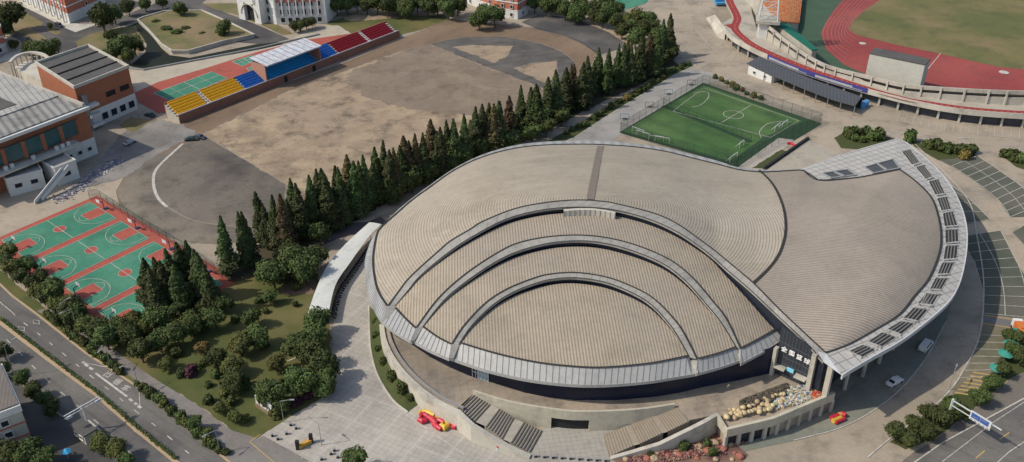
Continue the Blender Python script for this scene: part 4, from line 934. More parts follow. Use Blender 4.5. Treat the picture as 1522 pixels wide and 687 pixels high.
pa_, pb_ = G(356,28), G(389,37); dd = (pb_-pa_).normalized(); nn = Vector((-dd.y, dd.x, 0)); L_ = (pb_-pa_).length
mb = MB()
for f in (.14, .86): c = pa_ + dd*L_*f + nn*3; mb.box(c, dd, L_*.14, 3, 0, 13)
c = pa_ + dd*L_*.5 + nn*3; mb.box(c, dd, L_*.36, 3, 8.5, 13); mb.build('wall', M_wht, po)
mb = MB(); c0 = pa_ + dd*L_*.5 - nn*.1; Rr = L_*.36
arcp = [c0 + dd*Rr*math.cos(math.pi*k/10) + Vector((0,0,8.4-Rr+Rr*math.sin(math.pi*k/10))) for k in range(11)]
for u, v in zip(arcp, arcp[1:]): mb.bar(u, v, .5)
mb.build('arch', M_concl, po)
mb = MB(); c = pa_ + dd*L_*.5 + nn*2; mb.box(c, dd, Rr, .2, 0, 8.5); mb.build('gate_opening', M_dark, po)
block('dormitory', 'orange and white dormitory at the top between tree belts', [(690,3),(739,24),(769,29),(784,21),(760,-8),(700,-20)], 12, M_redb, 3, [3, 2, 1], base=3.5, faces=(0, 1, 2))
# bottom-left building
a, b, d, n, fp = frontbox((-70,637), (28,600), 11.5, 16)
r_ = empty('roadside_building', (b.x, b.y, 0), 'white building with grey tiled roof at the bottom left corner', 'building')
mb = MB(); mb.prism(fp, 0, 10.9); mb.build('wall', mat('cream_render', (.50,.47,.39), (.44,.41,.35), .3, grime=.2), r_)
q = [Vector((x, y, 0)) for x, y in fp]; ce = sum(q, Vector())/4
mb = MB(); mb.prism([((ce+(p-ce)*1.03).x, (ce+(p-ce)*1.03).y) for p in q], 9.6, 11.2); mb.build('cornice', M_wht, r_)
mb = MB(); mb.prism([((ce+(p-ce)*.98).x, (ce+(p-ce)*.98).y) for p in q], 11.2, 11.5); mb.build('roof', mat('brown_tile_roof', (.20,.175,.155), (.15,.13,.12), .5, kind='grid', period=.7, amt=.4, ang=R(20)), r_)
mb = MB(); g = [ce+(p-ce)*1.01 for p in q]
for zz in (3.3, 6.6): mb.wall(g + g[:1], zz, zz+.35, .25)
mb.build('band', M_redb, r_); windows(r_, q[0], q[1], [1.2, 4.4, 7.4], 4, 1.5, 1.5, f0=.05, f1=.8)

# ------------------------------------------------------------------ old track grandstand
gs = empty('grandstand', G(268,183), 'long open brick grandstand of yellow, blue and red seats with a white canopy', 'grandstand')
fa_, fb_ = G(268,184), G(594,56); dd = (fb_-fa_).normalized(); nn = Vector((-dd.y, dd.x, 0)); L_ = (fb_-fa_).length; DEP, Z0, Z1 = 7.5, 2.2, 5.2
mb = MB(); e = fa_; mb.prism([(p.x, p.y) for p in (fa_, fb_, fb_+nn*.4, fa_+nn*.4)], 0, Z0+.9)
mb.prism([(p.x, p.y) for p in (fa_+nn*DEP, fb_+nn*DEP, fb_+nn*(DEP+.4), fa_+nn*(DEP+.4))], 0, Z1+.8)
mb.build('wall', mat('rust_wall', (.26,.12,.085), (.21,.10,.075), .3, grime=.3), gs)
NR = 6; mb = MB()
for k in range(NR):
    y0, y1 = .4 + (DEP-.4)*k/NR, .4 + (DEP-.4)*(k+1)/NR; z = Z0 + (Z1-Z0)*k/(NR-1)
    mb.prism([(p.x, p.y) for p in (fa_+nn*y0, fb_+nn*y0, fb_+nn*y1, fa_+nn*y1)], 0, z)
mb.build('tiers', M_conc, gs)
M_sy, M_sb, M_sr = mat('yellow_seat', (.80,.44,.02), (.68,.36,.02), 1, rough=.5), mat('blue_seat', (.03,.16,.55), (.02,.12,.42), 1, rough=.5), mat('red_seat', (.34,.02,.035), (.27,.02,.03), 1, rough=.5)
def fx(px):   # fraction along the front for photo x of front edge
    return (px-268)/(594-268)
def fr_of(x): # true fraction: solve by projecting
    lo, hi = 0, 1
    for _ in range(30):
        m_ = (lo+hi)/2; p = proj(Vector(((fa_+dd*L_*m_).x, (fa_+dd*L_*m_).y, 3.1)))
        if p.x < x: lo = m_
        else: hi = m_
    return lo
secs = [(268,312,M_sy), (316,368,M_sy), (369,402,M_sb), (403,476,mat('bright_blue_seat', (.02,.30,.62), (.02,.24,.52), 1, rough=.5)), (477,506,M_sb), (507,551,M_sr), (554,590,M_sr)]
for x0, x1, m_ in secs:
    f0, f1 = fr_of(x0)+.002, fr_of(x1)-.002; mb = MB()
    for k in range(NR):
        y = .4 + (DEP-.4)*(k+.62)/NR; z = Z0 + (Z1-Z0)*k/(NR-1); p = fa_ + dd*L_*f0 + nn*y; q = fa_ + dd*L_*f1 + nn*y; ln = (q-p).length; ns = int(ln/.62)
        for j in range(ns): 
            c = p.lerp(q, (j+.5)/ns); mb.box(c, dd, .3, .36, z+.01, z+.36); mb.box(c + nn*.3, dd, .3, .06, z+.36, z+.8)
    mb.build('seat_block', m_, gs)
mb = MB(); mb.wall([fa_+nn*.3, fb_+nn*.3], Z0+.9, Z0+1.2, .2)
for x in (314, 552):
    f = fr_of(x); p = fa_+dd*L_*f; 
    for s_ in (-.5, .5): mb.bar(p+dd*s_+nn*.4+Vector((0,0,Z0+.9)), p+dd*s_+nn*DEP+Vector((0,0,Z1+.9)), .12)
mb.build('rail', M_metalw, gs)
c0, c1 = fr_of(398), fr_of(478); p, q = fa_+dd*L_*c0, fa_+dd*L_*c1
mb = MB(); A4 = [p-nn*1.0, q-nn*1.0, q+nn*(DEP+1.5), p+nn*(DEP+1.5)]; mb.prism([(v.x, v.y) for v in A4], [9.2, 9.2, 10.2, 10.2], [9.7, 9.7, 10.7, 10.7])
cano = mb.build('canopy', mat('torn_white_sheet', (.62,.63,.68), (.42,.43,.48), .5, contrast=.25, bump=.8), gs)
mb = MB()
for k in range(9): mb = MB(); u = (p+nn*(DEP+1)).lerp(q+nn*(DEP+1), (k+.5)/9); v = (p-nn*.5).lerp(q-nn*.5, (k+.5)/9); mb.bar(u+Vector((0,0,10.75)), v+Vector((0,0,9.8)), .22); mb.build('batten', M_steel, cano)
for u in (p, q): mb = MB(); mb.prism([(v.x, v.y) for v in (u-dd*.2+nn*.4, u+dd*.2+nn*.4, u+dd*.2+nn*(DEP+1), u-dd*.2+nn*(DEP+1))], 0, 9.3 if u is p else 8.2); mb.build('canopy_side_wall', mat('pale_brick', (.42,.22,.16), (.36,.19,.14), .5), gs)
mb = MB(); mb.prism([(v.x, v.y) for v in (p+nn*(DEP), q+nn*(DEP), q+nn*(DEP+.3), p+nn*(DEP+.3))], Z1, 9.8); mb.build('canopy_back_wall', M_sb, gs)
mb = MB(); 
for x in (424, 466): c = fa_+dd*L_*fr_of(x)-nn*.05; mb = MB(); mb.box(c, dd, .8, .1, 0, 2.4); mb.build('door', M_dark, gs)

# ------------------------------------------------------------------ stadium ring (top right)
sr = empty('stadium_ring', G(1300,160), 'curved concrete stadium ring with a red running deck at the top right', 'stadium')
Do = [(1072,36),(1087,55),(1110,69),(1137,82),(1190,104),(1241,120.5),(1298,137),(1375,155.6),(1442,166),(1522,172),(1620,177)]
Di = [(1127,50),(1140,58),(1160,72),(1185,88),(1212,103),(1241,112.5),(1294,127),(1341,139),(1395,147),(1465,154),(1522,157),(1620,160)]
DZ = 5.0
Dow = smooth([G(*p, DZ) for p in Do], 6); Diw = smooth([G(*p, DZ) for p in Di], 6); n_ = 90; Dor, Dir = resample(Dow, n_), resample(Diw, n_)
mb = MB(); mb.strip(Dor, Dir); mb.quad(*[G(*p, DZ) for p in [(1072,36),(1127,50),(1118,20),(1112,-20),(1074,-20),(1078,5),(1088,26)]])
mb.build('deck', mat('deck_concrete', (.40,.36,.30), (.33,.30,.25), .2, grime=.5), sr)
mb = MB(); mb.wall(Dor, DZ-1.3, DZ+.7, .35); mb.build('fascia', M_concl, sr)
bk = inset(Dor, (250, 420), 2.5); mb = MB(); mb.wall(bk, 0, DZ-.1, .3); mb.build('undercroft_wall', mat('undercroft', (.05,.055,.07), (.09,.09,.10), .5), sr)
bl = resample(inset(Dow, (250, 420), 1.4), 24)
for p in bl: mb = MB(); mb.box((p.x, p.y), (1, -.3), .35, .35, 0, DZ-1.2); mb.build('pillar', M_concl, sr)
def mixl(A_, B_, f): return [a.lerp(b, f) for a, b in zip(A_, B_)]
rA = smooth([G(*p, DZ+.05) for p in [(1082,-20),(1084,0),(1096,26),(1092,42),(1108,59),(1133,74),(1190,98),(1241,116),(1294,133),(1341,146),(1375,152.5),(1442,162),(1522,168),(1620,172)]], 6)
mb = MB(); ribbon(mb, rA, 3.4, DZ+.06); mb.quad(*[G(*p, DZ+.08) for p in [(1077,37),(1093,35),(1100,50),(1092,46)]]); rd = mb.build('running_deck', mat('deck_red', (.30,.04,.035), (.25,.038,.033), .4), sr)
mb = MB(); dashes(mb, rA, .22, DZ+.12, 1.2, 1.0); mb.build('deck_line', M_white, rd)
# inner fence wall with posts
ztop = [11.0,10.8,10.0,9.4,8.8,8.3,8.6,8.8,9.6,10.3,10.6,10.8]
Dz = smooth([G(*p, 0) + Vector((0, 0, 0)) for p in Di], 6)
zt_s = [v.z for v in smooth([Vector((i, 0, z)) for i, z in enumerate(ztop)], 6)]
mb = MB(); mb.wall(Diw, DZ, [z-2.6 if z > 8.5 else z-2.0 for z in zt_s], .3); mb.wall(Diw, [z-1.4 for z in zt_s], zt_s, .5); mb.build('seating_wall', M_conc, sr)
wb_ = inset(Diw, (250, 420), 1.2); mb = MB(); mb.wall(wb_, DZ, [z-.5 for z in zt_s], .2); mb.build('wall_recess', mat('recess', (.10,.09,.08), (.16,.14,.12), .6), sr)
ii = 0
for i in range(0, len(Diw), 3):
    p = Diw[i]; q = Diw[min(i+1, len(Diw)-1)] if i+1 < len(Diw) else Diw[i-1]; mb = MB(); t = (q-p); t.z = 0; t.normalize()
    c = p + Vector((t.y, -t.x, 0))*.3 if t.x > 0 else p - Vector((t.y, -t.x, 0))*.3
    mb.box(c, t, .3, .3, DZ, zt_s[i]-.2); mb.build('buttress', M_concl, sr)
# green and orange seat terraces
def terrace(name, hiA, hiB, loA, loB, rows, m_, cols=16):
    mb = MB()
    for k in range(rows):
        f = (k+.5)/rows; a_, b_ = hiA.lerp(loA, f), hiB.lerp(loB, f); d_ = (b_-a_).normalized(); ns = int((b_-a_).length/.9)
        for j in range(ns): c = a_.lerp(b_, (j+.5)/ns); mb.box(c, d_, .36, .42, c.z, c.z+.55)
    o = mb.build(name, m_, sr); mb = MB(); dn = Vector((0,0,.05)); mb.quad(hiA-dn, hiB-dn, loB-dn, loA-dn); mb.quad(hiA-dn, Vector((hiA.x,hiA.y,0)), Vector((hiB.x,hiB.y,0)), hiB-dn); mb.quad(loA-dn, Vector((loA.x,loA.y,0)), Vector((hiA.x,hiA.y,0)), hiA-dn); mb.quad(hiB-dn, Vector((hiB.x,hiB.y,0)), Vector((loB.x,loB.y,0)), loB-dn); mb.quad(loB-dn, Vector((loB.x,loB.y,0)), Vector((loA.x,loA.y,0)), loA-dn); mb.build('terrace_slab', M_conc, sr)
terrace('orange_seats', G(1112,-20,12), G(1156,32,10), G(1195,-20,2.2), G(1187,36,2.2), 20, mat('orange_seat', (.62,.10,.03), (.55,.36,.17), .9, contrast=.15, detail=3))
terrace('green_seats', G(1150,34,10.2), G(1207,76,8.5), G(1168,35,6), G(1214,75,6.5), 6, mat('green_seat', (.02,.19,.13), (.02,.14,.10), 1))
mb = MB(); bn = [p for p in Dor if 1139 < proj(p).x < 1297]; o_ = inset(bn, (250, 420), -.35); mb.wall(o_, DZ-.9, DZ+.95, .1)
bnr = mb.build('banner', mat('banner_blue', (.05,.05,.20), (.06,.06,.25), 1), sr)
mb = MB(); oo = inset(bn, (250, 420), -.5); seq = resample(oo, 60)
for i in range(2, 27):
    for base in (0, 30):
        if i > 21 and base == 0: pass
        p = seq[i+base]; q = seq[i+base+1]; t = (q-p).normalized(); s_ = (.9 if i < 22 else .35)
        for dx_, dz_, ww_, hh_ in ((-.2, .1, .08, 1.0), (.2, .1, .08, 1.0), (0, .15, .3, .12), (0, .55, .3, .12), (0, .95, .3, .12)):
            mb.box(p + t*dx_, t, ww_*s_*1.6, .03, DZ-.65+dz_*s_, DZ-.65+(dz_+hh_ if hh_ > .5 else dz_+.15)*s_)
mb.build('banner_lettering', M_metalw, bnr)
# access ramp at the ring's end
mb = MB(); mb.prism([(p.x, p.y) for p in [G(1050,28,0), G(1062,28,3), G(1078,50,3), G(1066,55,0)]], [0,0,0,0], [.4, 5, 5, 1.2]); mb.build('ramp', M_concl, sr)
# light tower
tw = empty('light_tower', G(1135,62,5), 'white stadium light tower base with open lattice above the orange seats', 'tower')
ta, tb_ = G(1126,57,DZ), G(1141,58,DZ); td = (tb_-ta).normalized(); tn = Vector((-td.y, td.x, 0))
mb = MB(); tl = (tb_-ta).length
mb.prism([(p.x, p.y) for p in (ta, tb_, tb_+tn*4, ta+tn*4)], 0, 11.5); mb.build('base', M_wht, tw)
mb = MB(); mb.prism([(p.x, p.y) for p in (ta-td*1.5-tn*1.2, tb_+td*4-tn*1.2, tb_+td*4+tn*7, ta-td*1.5+tn*7)], 11.5, 12.8); mb.build('platform', M_conc, tw)
mb = MB(); mb.box(tb_+td*.8-tn*.1, td, .7, .2, 5, 7.5); mb.box(tb_+td*.8-tn*.1, td, .7, .2, 8.3, 11.2); mb.build('door', M_dark, tw)
mb = MB(); cs = [ta-td*.5, tb_+td*3, tb_+td*3+tn*5.5, ta-td*.5+tn*5.5]; cen = sum(cs, Vector())/4
for k in range(5):
    s0, s1 = 1-.08*k, 1-.08*(k+1)
    for i in range(4):
        a_ = cen+(cs[i]-cen)*s0; b_ = cen+(cs[i]-cen)*s1; c_ = cen+(cs[(i+1)%4]-cen)*s1; a_.z = 12.8+4*k; b_.z = c_.z = 16.8+4*k
        mb.bar(a_, b_, .35); mb.bar(a_, c_, .22); mb.bar(b_, c_, .22)
mb.build('lattice', M_metalw, tw)
# scoreboard block
a, b, d, n, fp = frontbox((1293,79), (1375,96), 13, 7)
r_ = empty('scoreboard_block', (a.x, a.y, 0), 'plain pale scoreboard block with a dark flat top inside the stadium', 'scoreboard')
mb = MB(); mb.prism(fp, 0, 12.6); mb.build('wall', mat('pale_panel', (.50,.49,.43), (.44,.43,.38), .15, grime=.12), r_)
q = [Vector((x, y, 0)) for x, y in fp]; ce = sum(q, Vector())/4; mb = MB(); mb.prism([((ce+(p-ce)*1.02).x, (ce+(p-ce)*1.02).y) for p in q], 12.6, 13.1); mb.build('roof', M_dkroof, r_)
# grey market shed in front of the ring
r_ = empty('market_shed', G(1145,122), 'long shed with dark grey sheet roof under the blue banner', 'shed')
sh = [G(1110,94,4), G(1129,84,4.6), G(1281,144,4.6), G(1271,157.5,3.7)]
shl = [G(1110,94,3.8), G(1150,113,3.8), G(1200,134,3.8), G(1240,149,3.8), G(1271,157.5,3.7)]; shb = [G(1129,84,4.7), G(1162,99,4.7), G(1205,117,4.7), G(1247,132,4.7), G(1281,144,4.7)]
mb = MB(); mb.strip(shl, shb); mb.strip([p-Vector((0,0,.25)) for p in shb], [p-Vector((0,0,.25)) for p in shl]); mb.wall(shl, [p.z-.25 for p in shl], [p.z+.03 for p in shl], .1); mb.build('roof', mat('charcoal_sheet', (.085,.092,.105), (.07,.075,.088), .3, kind='stripe', period=1.2, amt=.2, ang=R(-15)), r_)
mb = MB(); bb = inset(shb, (1200, -300), .3); mb.wall(bb, 0, 4.4, .2); mb.build('back_wall', M_dark, r_)
mb = MB()
for p in resample(shl, 11)[1:]: mb = MB(); mb.bar(Vector((p.x, p.y, 0)), p - Vector((0,0,.2)), .22); mb.build('post', M_steel, r_)
mb = MB(); w4 = [G(1111,110,.0), G(1146,124,.0)]; dd_ = (w4[1]-w4[0]).normalized(); nn_ = Vector((-dd_.y, dd_.x, 0)); mb.prism([(p.x, p.y) for p in (w4[0], w4[1], w4[1]+nn_*6, w4[0]+nn_*6)], 0, 3.2); mb.build('cabin_wall', M_wht, r_)
windows(r_, w4[0], w4[1], [1.2], 2, 1.3, 1.1)
mb = MB(); c = G(1281,160); mb.cyl(c, 1.3, 0, 2.0, 8, 1.5); mb.cyl(c + Vector((1.8, 1, 0)), .9, 0, 2.4, 8); tag(mb.build('blue_booth', mat('blue_tarp', (.05,.22,.50), (.10,.35,.6), 1, bump=.5)), 'blue tarpaulin-covered kiosk at the right end of the grey shed', 'kiosk')
mb = MB(); c = G(1072,8); mb.box(c, (1, .1), 3.2, 2.2, 1.0, 1.8); mb.box(c + Vector((0,1,0)), (1, .1), 3.2, 1.2, 1.8, 3.2)
for sx in (-2.8, 2.8): mb.box(c + Vector((sx, -1.8, 0)), (1, .1), .15, .15, 0, 1)
tag(mb.build('blue_container', mat('blue_tarp', ())), 'small blue stall beside the stadium ramp at the top', 'stall')

# ------------------------------------------------------------------ soccer fence and goals
def net_fence(pts_px, h, label, step=4.0):
    P = [G(*p) for p in pts_px]; r_ = empty('net_fence', P[0], label, 'fence')
    mb = MB(); L_ = sum((b-a).length for a, b in zip(P, P[1:])); Q = resample(P, int(L_/step)+1)
    for p in Q: mb = MB(); mb.bar(p, p + Vector((0,0,h)), .08); mb.build('post', mat('fence_green', (.015,.06,.045), (.015,.05,.04), 1), r_)
    mb = MB()
    for a_, b_ in zip(P, P[1:]):
        for zz in (.05, h*.5, h): mb.bar(a_ + Vector((0,0,zz)), b_ + Vector((0,0,zz)), .05)
    mb.build('rails', mat('fence_green', ()), r_)
    mb = MB()
    for a_, b_ in zip(P, P[1:]): mb.quad(a_, b_, b_ + Vector((0,0,h)), a_ + Vector((0,0,h)))
    mb.build('netting', M_netg, r_)
net_fence([(922,197),(1046,125),(1220,184)], 4.0, 'tall dark green net fence around the soccer pitch on its far sides')
net_fence([(1218,185),(1160,212),(1092,250),(922,198)], 4.0, 'tall dark green net fence around the soccer pitch on the arena side')
net_fence([(985,158),(1116,212)], 3.0, 'dark green dividing net across the middle of the soccer pitches')
net_fence([G_ for G_ in [(134,297),(147,295),(200,330),(258,364),(300,392),(332,416)]], 3.2, 'green net fence between the basketball courts and the running track')
net_fence([(0,392),(60,432),(110,462),(150,480)], 3.2, 'green net fence between the basketball courts and the roadside trees')
def goal(px, dirv, label, w_=5, h_=2):
    p = G(*px); r_ = empty('soccer_goal', p, label, 'goal', 'white soccer goals'); d_ = Vector((dirv[0], dirv[1], 0)).normalized(); n_ = Vector((-d_.y, d_.x, 0)); mb = MB(); a_, b_ = p - d_*w_/2, p + d_*w_/2; u = Vector((0,0,h_))
    mb.bar(a_, a_+u, .16); mb.bar(b_, b_+u, .16); mb.bar(a_+u, b_+u, .16); mb.build('goal_frame', M_metalw, r_)
    mb = MB()
    for q in (a_, b_): mb.bar(q+u, q+n_*1.5, .1); mb.bar(q, q+n_*1.5, .1)
    mb.bar(a_+n_*1.5, b_+n_*1.5, .1)
    for k in range(1, 5): mb.bar(a_.lerp(b_, k/5)+u, a_.lerp(b_, k/5)+n_*1.5, .06)
    mb.build('back_frame', M_metalw, r_)
es = (G(1045,124)-G(921,196)).normalized()
goal((948,199), (1,-.9), 'white goal frame at the far left corner of the pitch'); goal((955,204), (1,-.8), 'white goal frame just right of the corner goal by the roof edge')
goal((975,210), (1,-.3), 'white goal frame in the middle of the roof-side touchline'); goal((984,212), (1,-.4), 'white goal frame right of the middle one on the roof-side touchline')
goal((1155,193), (es.x, es.y), 'white goal frame on the right side of the upper pitch', 4); goal((1166,188), (es.x, es.y), 'white goal frame nearest the parking bays on the upper pitch', 4)
goal((1090,238), (es.x, es.y), 'white goal frame at the bottom corner of the pitch', 5); goal((1102,218), (es.x, es.y), 'white goal frame at the right end of the dividing net', 3)

# ------------------------------------------------------------------ trees
def leaf_quads(rng, pts, size, flat=.3):
    V = []; Fc = []
    for p, nrm in pts:
        s = size*rng.uniform(.6, 1.4); n = (nrm + Vector((rng.uniform(-1,1), rng.uniform(-1,1), rng.uniform(-.6,1)))*.9).normalized()
        t = n.cross(Vector((rng.uniform(-1,1), rng.uniform(-1,1), rng.uniform(-1,1)))).normalized(); b = n.cross(t); i = len(V)
        V += [p + t*s*.5 + b*s*.15, p + b*s*.55, p - t*s*.5 + b*s*.1, p - b*s*.5]; Fc.append((i, i+1, i+2, i+3))
    return V, Fc
def conifer_mesh(seed, H=18, Rm=2.5):
    rng = random.Random(seed); pts = []; lean = rng.uniform(-.5, .5)
    whorl = [(rng.uniform(0, 6.28), rng.uniform(.04, .95), rng.uniform(.7, 1.5)) for _ in range(60)]
    def rad(t): return Rm*max(0, (1-t))**.82*(.55 + .45*min(1, t*7))
    for th, t, k in whorl:
        z = H*(.08+.92*t); r = rad(t)*k; nl = int(42*(r+.5))
        for _ in range(nl):
            f = rng.random()**.55; a = th + rng.gauss(0, .28); rr = r*f; zz = z - .55*rr*rng.uniform(.3, 1.1) + rng.uniform(-.3, .4)
            pts.append((Vector((rr*math.cos(a)+lean*t, rr*math.sin(a), zz)), Vector((math.cos(a), math.sin(a), .5))))
    for _ in range(1500):
        t = rng.random()**1.1; a = rng.uniform(0, 6.28); lump = 1 + .28*noise.noise(Vector((math.cos(a)*1.7+seed, math.sin(a)*1.7, t*7)))*2; r = rad(t)*rng.uniform(.7, 1.0)*lump
        pts.append((Vector((r*math.cos(a)+lean*t, r*math.sin(a), H*(.08+.92*t))), Vector((math.cos(a), math.sin(a), .4))))
    V, Fc = leaf_quads(rng, pts, .5)
    b = len(V); nseg = 10
    for k in range(9):
        t = k/8; r = rad(t)*.62
        for j in range(nseg): a = 2*math.pi*j/nseg; V.append(Vector((r*math.cos(a)+lean*t, r*math.sin(a), H*(.1+.88*t))))
    for k in range(8):
        for j in range(nseg): Fc.append((b+k*nseg+j, b+k*nseg+(j+1)%nseg, b+(k+1)*nseg+(j+1)%nseg, b+(k+1)*nseg+j))
    return V, Fc
def broad_mesh(seed, Rm=3.0, H=6.5, dens=1.0, low=.25):
    rng = random.Random(seed); blobs = [(Vector((0, 0, H*.62)), Rm*.75)]
    for k in range(9): a = rng.uniform(0, 6.28); q = rng.uniform(.35, .72)*Rm; blobs.append((Vector((q*math.cos(a), q*math.sin(a), H*rng.uniform(low+.1, .85))), Rm*rng.uniform(.32, .52)))
    pts = []; V0 = []; F0 = []
    for c, r in blobs:
        for _ in range(int(120*r*r*dens)):
            d = Vector((rng.gauss(0,1), rng.gauss(0,1), rng.gauss(0,1))).normalized(); f = 1 + .22*noise.noise(d*2.3 + c*3 + Vector((seed, 0, 0)))*2
            p = c + d*r*f*rng.uniform(.8, 1.06); 
            if p.z > .2: pts.append((p, d))
        m = 8; b = len(V0)
        for i in range(5):
            th = math.pi*i/4
            for j in range(m): a = 2*math.pi*j/m; V0.append(c + Vector((math.sin(th)*math.cos(a), math.sin(th)*math.sin(a), math.cos(th)))*r*.74)
        for i in range(4):
            for j in range(m): F0.append((b+i*m+j, b+i*m+(j+1)%m, b+(i+1)*m+(j+1)%m, b+(i+1)*m+j))
    V, Fc = leaf_quads(rng, pts, .4); b = len(V); V += V0; Fc += [tuple(i+b for i in f) for f in F0]; return V, Fc
def me_of(name, V, Fc, m):
    me = bpy.data.meshes.new(name); me.from_pydata([tuple(v) for v in V], [], Fc); me.materials.append(m); return me
def trunk_me(h, r, limbs, seed, spread=1.5):
    rng = random.Random(seed); mb = MB(); mb.cyl((0, 0), r, 0, h, 8, r*.45)
    for k in range(limbs):
        a = rng.uniform(0, 6.28); z = h*rng.uniform(.5, .9); mb.bar((0, 0, z), (spread*math.cos(a), spread*math.sin(a), z + spread*.9), r*.5)
    return me_of('trunk', mb.v, mb.f, M_bark)
CON = []
for i in range(5):
    V, Fc = conifer_mesh(i*11+3, 18, [2.5, 2.8, 2.3, 2.6, 2.9][i]); CON.append((me_of('crown', V, Fc, M_conf), me_of('crown', V, Fc, M_conb)))
CT = trunk_me(16, .3, 6, 5, .9)
BRO = {}
for nm, m_ in (('g', M_fol), ('y', M_foly), ('o', M_folo), ('p', M_folp)):
    BRO[nm] = []
for i in range(4):
    V, Fc = broad_mesh(i*7+2)
    for nm, m_ in (('g', M_fol), ('y', M_foly), ('o', M_folo), ('p', M_folp)): BRO[nm].append(me_of('crown', V, Fc, m_))
BT = trunk_me(4.2, .22, 5, 9)
SHR = []
for i in range(3):
    V, Fc = broad_mesh(i*5+40, 1.0, 1.5, 2.2, .1); Vs = V
    SHR.append({nm: me_of('foliage', Vs, Fc, m_) for nm, m_ in (('g', M_fol), ('y', M_foly), ('o', M_folo), ('p', M_folp))})
ST = trunk_me(.7, .06, 3, 3, .4)
def child(name, me, parent):
    o = bpy.data.objects.new(name, me); col.objects.link(o); o.parent = parent; return o
def conifer(loc, h, label, group, rusty=False, wid=1.0):
    k = random.randrange(5); r_ = empty('conifer_tree', (loc.x, loc.y, 0), label, 'tree', group); s = h/18; r_.scale = (s*wid, s*wid, s); r_.rotation_euler = (random.uniform(-.035, .035), random.uniform(-.035, .035), random.uniform(0, 6.28))
    child('crown', CON[k][1 if rusty else 0], r_); child('trunk', CT, r_); return r_
def broad(px, r, label, kind='g', group=None, z=None, name='broadleaf_tree', hs=1.0):
    """px = crown centre in the survey photo, r = crown radius (m)"""
    s = r/3.0; zc = 6.5*.6*s*hs; p = G(px[0], px[1], zc)
    r_ = empty(name, (p.x, p.y, 0), label, 'tree', group); r_.scale = (s, s, s*hs); r_.rotation_euler.z = random.uniform(0, 6.28)
    child('crown', random.choice(BRO[kind]), r_); child('trunk', BT, r_); return r_
def shrub(p, r, label, kind='g', group=None, z0=0):
    r_ = empty('shrub', (p.x, p.y, z0), label, 'shrub', group); r_.scale = (r, r, r*random.uniform(.85, 1.15)); r_.rotation_euler.z = random.uniform(0, 6.28)
    child('foliage', random.choice(SHR)[kind], r_); child('stem', ST, r_); return r_
# the long conifer row: tree tops surveyed, front file
tips = [(355,313),(382,284),(400,290),(412,288),(428.7,267),(441,273),(456.5,261),(466,253),(476,252),(486,258),(496,246),(503,250),(512,231),(524,241),(532.5,238),(541,230),(554,220),(566,208),(576,222),(587,220),(601,202),(616,197),(628,196),(639.6,178),(654.7,190),(663,179),(673,176),(690,170),(703,159),(717,154),(732,156),(741,151),(755,142),(775,127),(789,131),(798,127),(815,115),(826,112),(841,101),(851,95),(864,93),(876,84),(892,71),(902,72),(919,66),(929,64),(939,61),(954,53),(968,49),(978,46)]
tips += [(987,28),(999,21)]
GR = 'conifers in the long row between dirt field and arena'
for i, (x, y) in enumerate(tips):
    h = 18 if x < 970 else 19.5; h += random.uniform(-.6, .6); rusty = (i % 9 == 3) or x in (639.6, 755, 587, 601, 512)
    conifer(G(x, y, h), h, 'narrow %s conifer, %s in the front file from the basketball end' % ('rusty brown-green' if rusty else 'dark green', (ORD + ['fifty-first','fifty-second'])[i]), GR, rusty, random.uniform(.95, 1.5))
# second file on the arena side, tops hidden among the first
n2 = 0
P_row = resample([G(405,372), G(470,340), G(560,300), G(640,262), G(720,222), G(800,178), G(860,150), G(930,118), G(985,92)], 38)
for i, p in enumerate(P_row):
    n2 += 1; h = random.uniform(10.5, 16.5); conifer(p + Vector((random.uniform(-1, 1), random.uniform(-1.2, 1.2), 0)), h, 'shorter dark conifer, %s in the rear file on the arena side from the left' % ORD[i], GR + ', arena side', i % 6 == 2, 1.25)
for (x, y, h, lab) in ((325,322,18,'lone dark conifer nearest the basketball courts track corner'), (362,314,17,'lone conifer between the nearest one and the long row')):
    conifer(G(x, y, h), h, lab, None, False, 1.15)
cl = [(209,383),(222,396),(229,384),(238,386),(249,369),(263,359),(274.5,357),(285,372),(293,377),(256,392),(302,392)]
for i, (x, y) in enumerate(cl):
    conifer(G(x, y, 14.5), 14.5, 'mid green conifer, %s from the left in the clump on the basketball court corner' % ORD[i], 'conifers clumped at the basketball court corner', False, 1.5)
# dark broadleaf fringe below the row
fr_ = [(405,405,4.2),(440,385,4.6),(455,398,4.0),(428,372,3.6),(475,345,3.5),(505,300,4),(535,285,4),(560,275,4.4),(590,275,4.2),(612,262,4.2),(640,250,4),(665,238,4),(690,228,4),(715,215,4),(735,208,4.2),(762,206,4),(790,196,3.8),(812,186,3.6),(835,172,3.4),(420,395,3.2),(395,400,3),(470,378,3.4)]
for i, (x, y, r) in enumerate(fr_):
    broad((x, y), r, 'round dark green tree, %s from the left below the conifer row' % ORD[sorted(fr_).index((x, y, r))], 'g', 'round trees at the foot of the conifer row')
